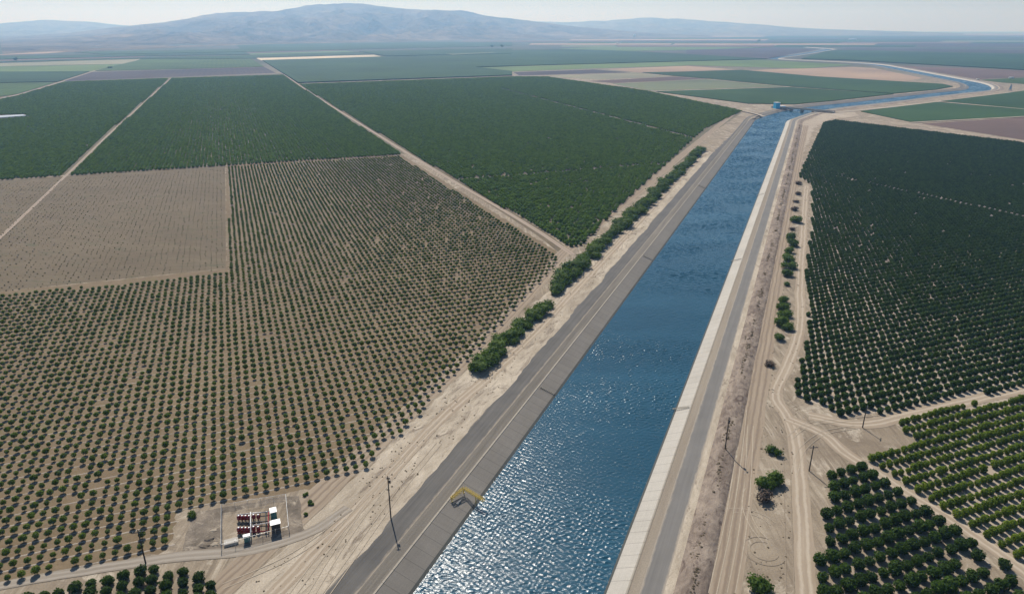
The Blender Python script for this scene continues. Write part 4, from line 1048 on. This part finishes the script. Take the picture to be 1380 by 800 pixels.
pipe((828, 305), (832, 470), 0.7, 0.12, M['dark'], "dark pipe right of the filter tanks front to back", feet=3)
pipe((852, 300), (850, 450), 1.0, 0.13, M['red'], "red upright-fed pipe beside the white cabinets", feet=3)
def cabinet(a, wd, dp, h, label, front):
    p = G(*zp(*a), h); e_ = empty("equipment_cabinet", (p[0], p[1], 0.10), RZ); tag(e_, label, "cabinet", "white roofed cabinets in the pump compound")
    mb = MB(); mb.box((0, 0, h * 0.5), (wd * 0.86, dp * 0.8, h - 0.1)); mb.build("body", front, e_)
    mb = MB(); mb.box((0, 0, h), (wd, dp, 0.10)); mb.build("roof", M['white'], e_)
    for s_ in (-1, 1):
        mb = MB(); mb.box((s_ * wd * 0.21, -dp * 0.41, h * 0.5), (wd * 0.38, 0.05, h * 0.8)); d_ = mb.build("door", front, e_)
        mb = MB(); mb.box((s_ * wd * 0.06, -dp * 0.41 - 0.05, h * 0.5), (0.05, 0.05, 0.25)); mb.build("handle", M['steel'], d_)
cabinet((888, 283), 1.7, 2.2, 2.4, "white roofed teal cabinet at the rear right of the compound", M['teal'])
cabinet((905, 381), 2.5, 2.0, 2.8, "larger white roofed dark cabinet at the right of the compound", M['dark'])
cabinet((673, 487), 1.7, 1.0, 1.9, "small white roofed cabinet in front of the filter tanks", M['teal'])
p = G(*zp(550, 548)); e_ = empty("concrete_vault", (p[0], p[1], 0.10), RZ); tag(e_, "pale concrete vault with lid at the front left of the compound", "vault")
mb = MB(); mb.box((0, 0, 0.25), (3.4, 2.2, 0.5), taper=0.98); mb.build("base", M['concrete'], e_)
mb = MB(); mb.box((0, 0, 0.56), (3.2, 2.0, 0.12)); l_ = mb.build("lid", M['concrete'], e_)
for x in (-1, 1):
    mb = MB(); mb.tube((x, -0.2, 0.66), (x, 0.2, 0.66), 0.04, n=5); mb.build("handle", M['steel'], l_)
# dark rubble left of the compound
for i, (px, py, rr) in enumerate([(283, 726, 0.9), (290, 733, 0.7), (276, 735, 0.8), (287, 715, 0.6)]):
    p = G(px, py); bm = bmesh.new(); bmesh.ops.create_icosphere(bm, subdivisions=2, radius=1)
    for v_ in bm.verts:
        k_ = 1 + 0.45 * noise.noise(v_.co * 1.7 + Vector((i * 5, 0, 0))); v_.co = Vector((v_.co.x * rr * k_ * 1.5, v_.co.y * rr * k_ * 1.1, max(-0.1, v_.co.z * rr * 0.45 * k_)))
    me_ = bpy.data.meshes.new("spoil_heap"); bm.to_mesh(me_); bm.free(); o = link("spoil_heap", me_, [M['sand'] if i % 2 else M['dark_gravel']]); o.location = (p[0], p[1], 0.05)
    tag(o, f"{('flat dark', 'small pale', 'low dark', 'small light')[i]} earth heap left of the pump compound, {ordinal(i + 1)} in the pile", "earth heap", "earth heaps by the compound")

# ================================================================== BRIDGE AND FAR STRUCTURES
pa, pb = np.array([421.0, 1156.0]), np.array([488.0, 1082.0]); L = np.hypot(*(pb - pa)); rz = math.atan2(*(pb - pa)[::-1])
e = empty("canal_bridge", (pa[0], pa[1], 0.0), rz); tag(e, "flat concrete road bridge with piers crossing the canal at its bend", "bridge")
mb = MB(); mb.box((L / 2, 0, 1.6), (L, 9.0, 1.0)); mb.build("deck", M['concrete'], e)
for s_ in (-1, 1):
    mb = MB(); mb.box((L / 2, s_ * 4.3, 2.55), (L, 0.25, 0.9)); pr = mb.build("parapet", M['concrete'], e)
for f_ in (0.32, 0.5, 0.68):
    mb = MB(); mb.box((L * f_, 0, -2.5), (1.6, 8.0, 7.2)); mb.box((L * f_, 0, 0.8), (2.2, 8.6, 0.6)); mb.build("pier", M['concrete'], e)
for f_ in (0.02, 0.98):
    mb = MB(); mb.box((L * f_, 0, 0.4), (4.0, 9.4, 1.6), taper=0.9); mb.build("abutment", M['concrete'], e)
p = G(1043.5, 146.4); e = empty("pump_house", (p[0], p[1], 0.0), 0.2); tag(e, "bright blue pump house with a taller end beside the bridge", "building")
mb = MB(); mb.box((3.5, 0, 4.6), (7, 8, 9.2)); mb.build("tower_wall", M['blue'], e)
mb = MB(); mb.box((12.2, 0, 1.7), (10.4, 7, 3.4)); mb.build("wall", M['blue'], e)
mb = MB(); mb.box((3.5, 0, 9.4), (7.6, 8.6, 0.4)); mb.build("roof", M['white'], e)
mb = MB(); mb.box((12.3, 0, 3.6), (10.8, 7.6, 0.4)); mb.build("roof", M['white'], e)
for x in (9.5, 13.0):
    mb = MB(); mb.box((x, -3.52, 1.4), (1.8, 0.1, 2.4)); mb.build("door", M['dark'], e)
p = G(1361, 122.5); e = empty("lattice_tower", (p[0], p[1], 0.0), 0.4); tag(e, "pale blue tapered tower beside the far canal bend", "tower")
for sx in (-1, 1):
    for sy in (-1, 1):
        mb = MB(); mb.tube((sx * 2.4, sy * 2.4, 0), (sx * 0.5, sy * 0.5, 13), 0.28, n=5); mb.build("leg", M['plastic'], e)
mb = MB()
for k_ in range(5):
    z1, z2 = k_ * 2.6, (k_ + 1) * 2.6; w1, w2 = 2.4 - 1.9 * z1 / 13, 2.4 - 1.9 * z2 / 13
    for a_, b_ in (((-1, -1), (1, -1)), ((1, -1), (1, 1)), ((1, 1), (-1, 1)), ((-1, 1), (-1, -1))):
        mb.tube((a_[0] * w1, a_[1] * w1, z1), (b_[0] * w2, b_[1] * w2, z2), 0.16, n=4); mb.tube((b_[0] * w1, b_[1] * w1, z1), (a_[0] * w2, a_[1] * w2, z2), 0.16, n=4)
mb.build("bracing", M['plastic'], e)
mb = MB(); mb.box((0, 0, 7.0), (2.2, 2.2, 7.5), taper=0.5); mb.build("casing", M['blue'], e)
def storage_tank(px, py, r, h, label, name="storage_tank"):
    p = G(px, py); e_ = empty(name, (p[0], p[1], 0.0)); tag(e_, label, "tank")
    mb = MB(); mb.lathe([(r, 0), (r, h), (r * 0.98, h + 0.05)], 20); mb.build("shell", M['white'], e_, True)
    mb = MB(); mb.lathe([(r * 1.02, h), (r * 0.5, h * 1.12), (0.3, h * 1.18)], 20); mb.build("roof", M['white'], e_, True)
storage_tank(1362.5, 106.4, 5.5, 4.0, "white storage tank in the green field beyond the far canal bend")
storage_tank(1317.5, 107.6, 4, 2.6, "small pale tank on the bank of the far canal bend")
storage_tank(854.5, 51.4, 14, 42, "tall white tower shaped tank far out on the hazy plain")
storage_tank(833, 59.2, 22, 8, "low white tank far out on the plain left of the tall tank")
storage_tank(1149, 53.8, 40, 9, "pale low tank on the hazy plain beyond the zigzag canal")

# ================================================================== HAZE
xs = 22600
me = bpy.data.meshes.new("haze")
x0, x1, y0, y1, zb, zt = -xs, xs, -900, 27600, -8.2, 660
V = [(x0, y0, zb), (x1, y0, zb), (x1, y1, zb), (x0, y1, zb), (x0, y0, zt), (x1, y0, zt), (x1, y1, zt), (x0, y1, zt)]
me.from_pydata(V, [], [(3, 2, 1, 0), (4, 5, 6, 7), (0, 1, 5, 4), (1, 2, 6, 5), (2, 3, 7, 6), (3, 0, 4, 7)]); me.update()
hm = bpy.data.materials.new("haze_air"); hm.use_nodes = True
t = hm.node_tree; t.nodes.remove(t.nodes["Principled BSDF"])
pv = t.nodes.new("ShaderNodeVolumePrincipled")
pv.inputs['Color'].default_value = (0.32, 0.58, 1.0, 1); pv.inputs['Absorption Color'].default_value = (1, 1, 1, 1); pv.inputs['Density'].default_value = HAZE_DENSITY; pv.inputs['Anisotropy'].default_value = 0.35
t.links.new(pv.outputs[0], t.nodes["Material Output"].inputs['Volume'])
o = link("haze", me, [hm]); tag(o, "thin blue haze lying over the plain", "haze", kind='stuff')
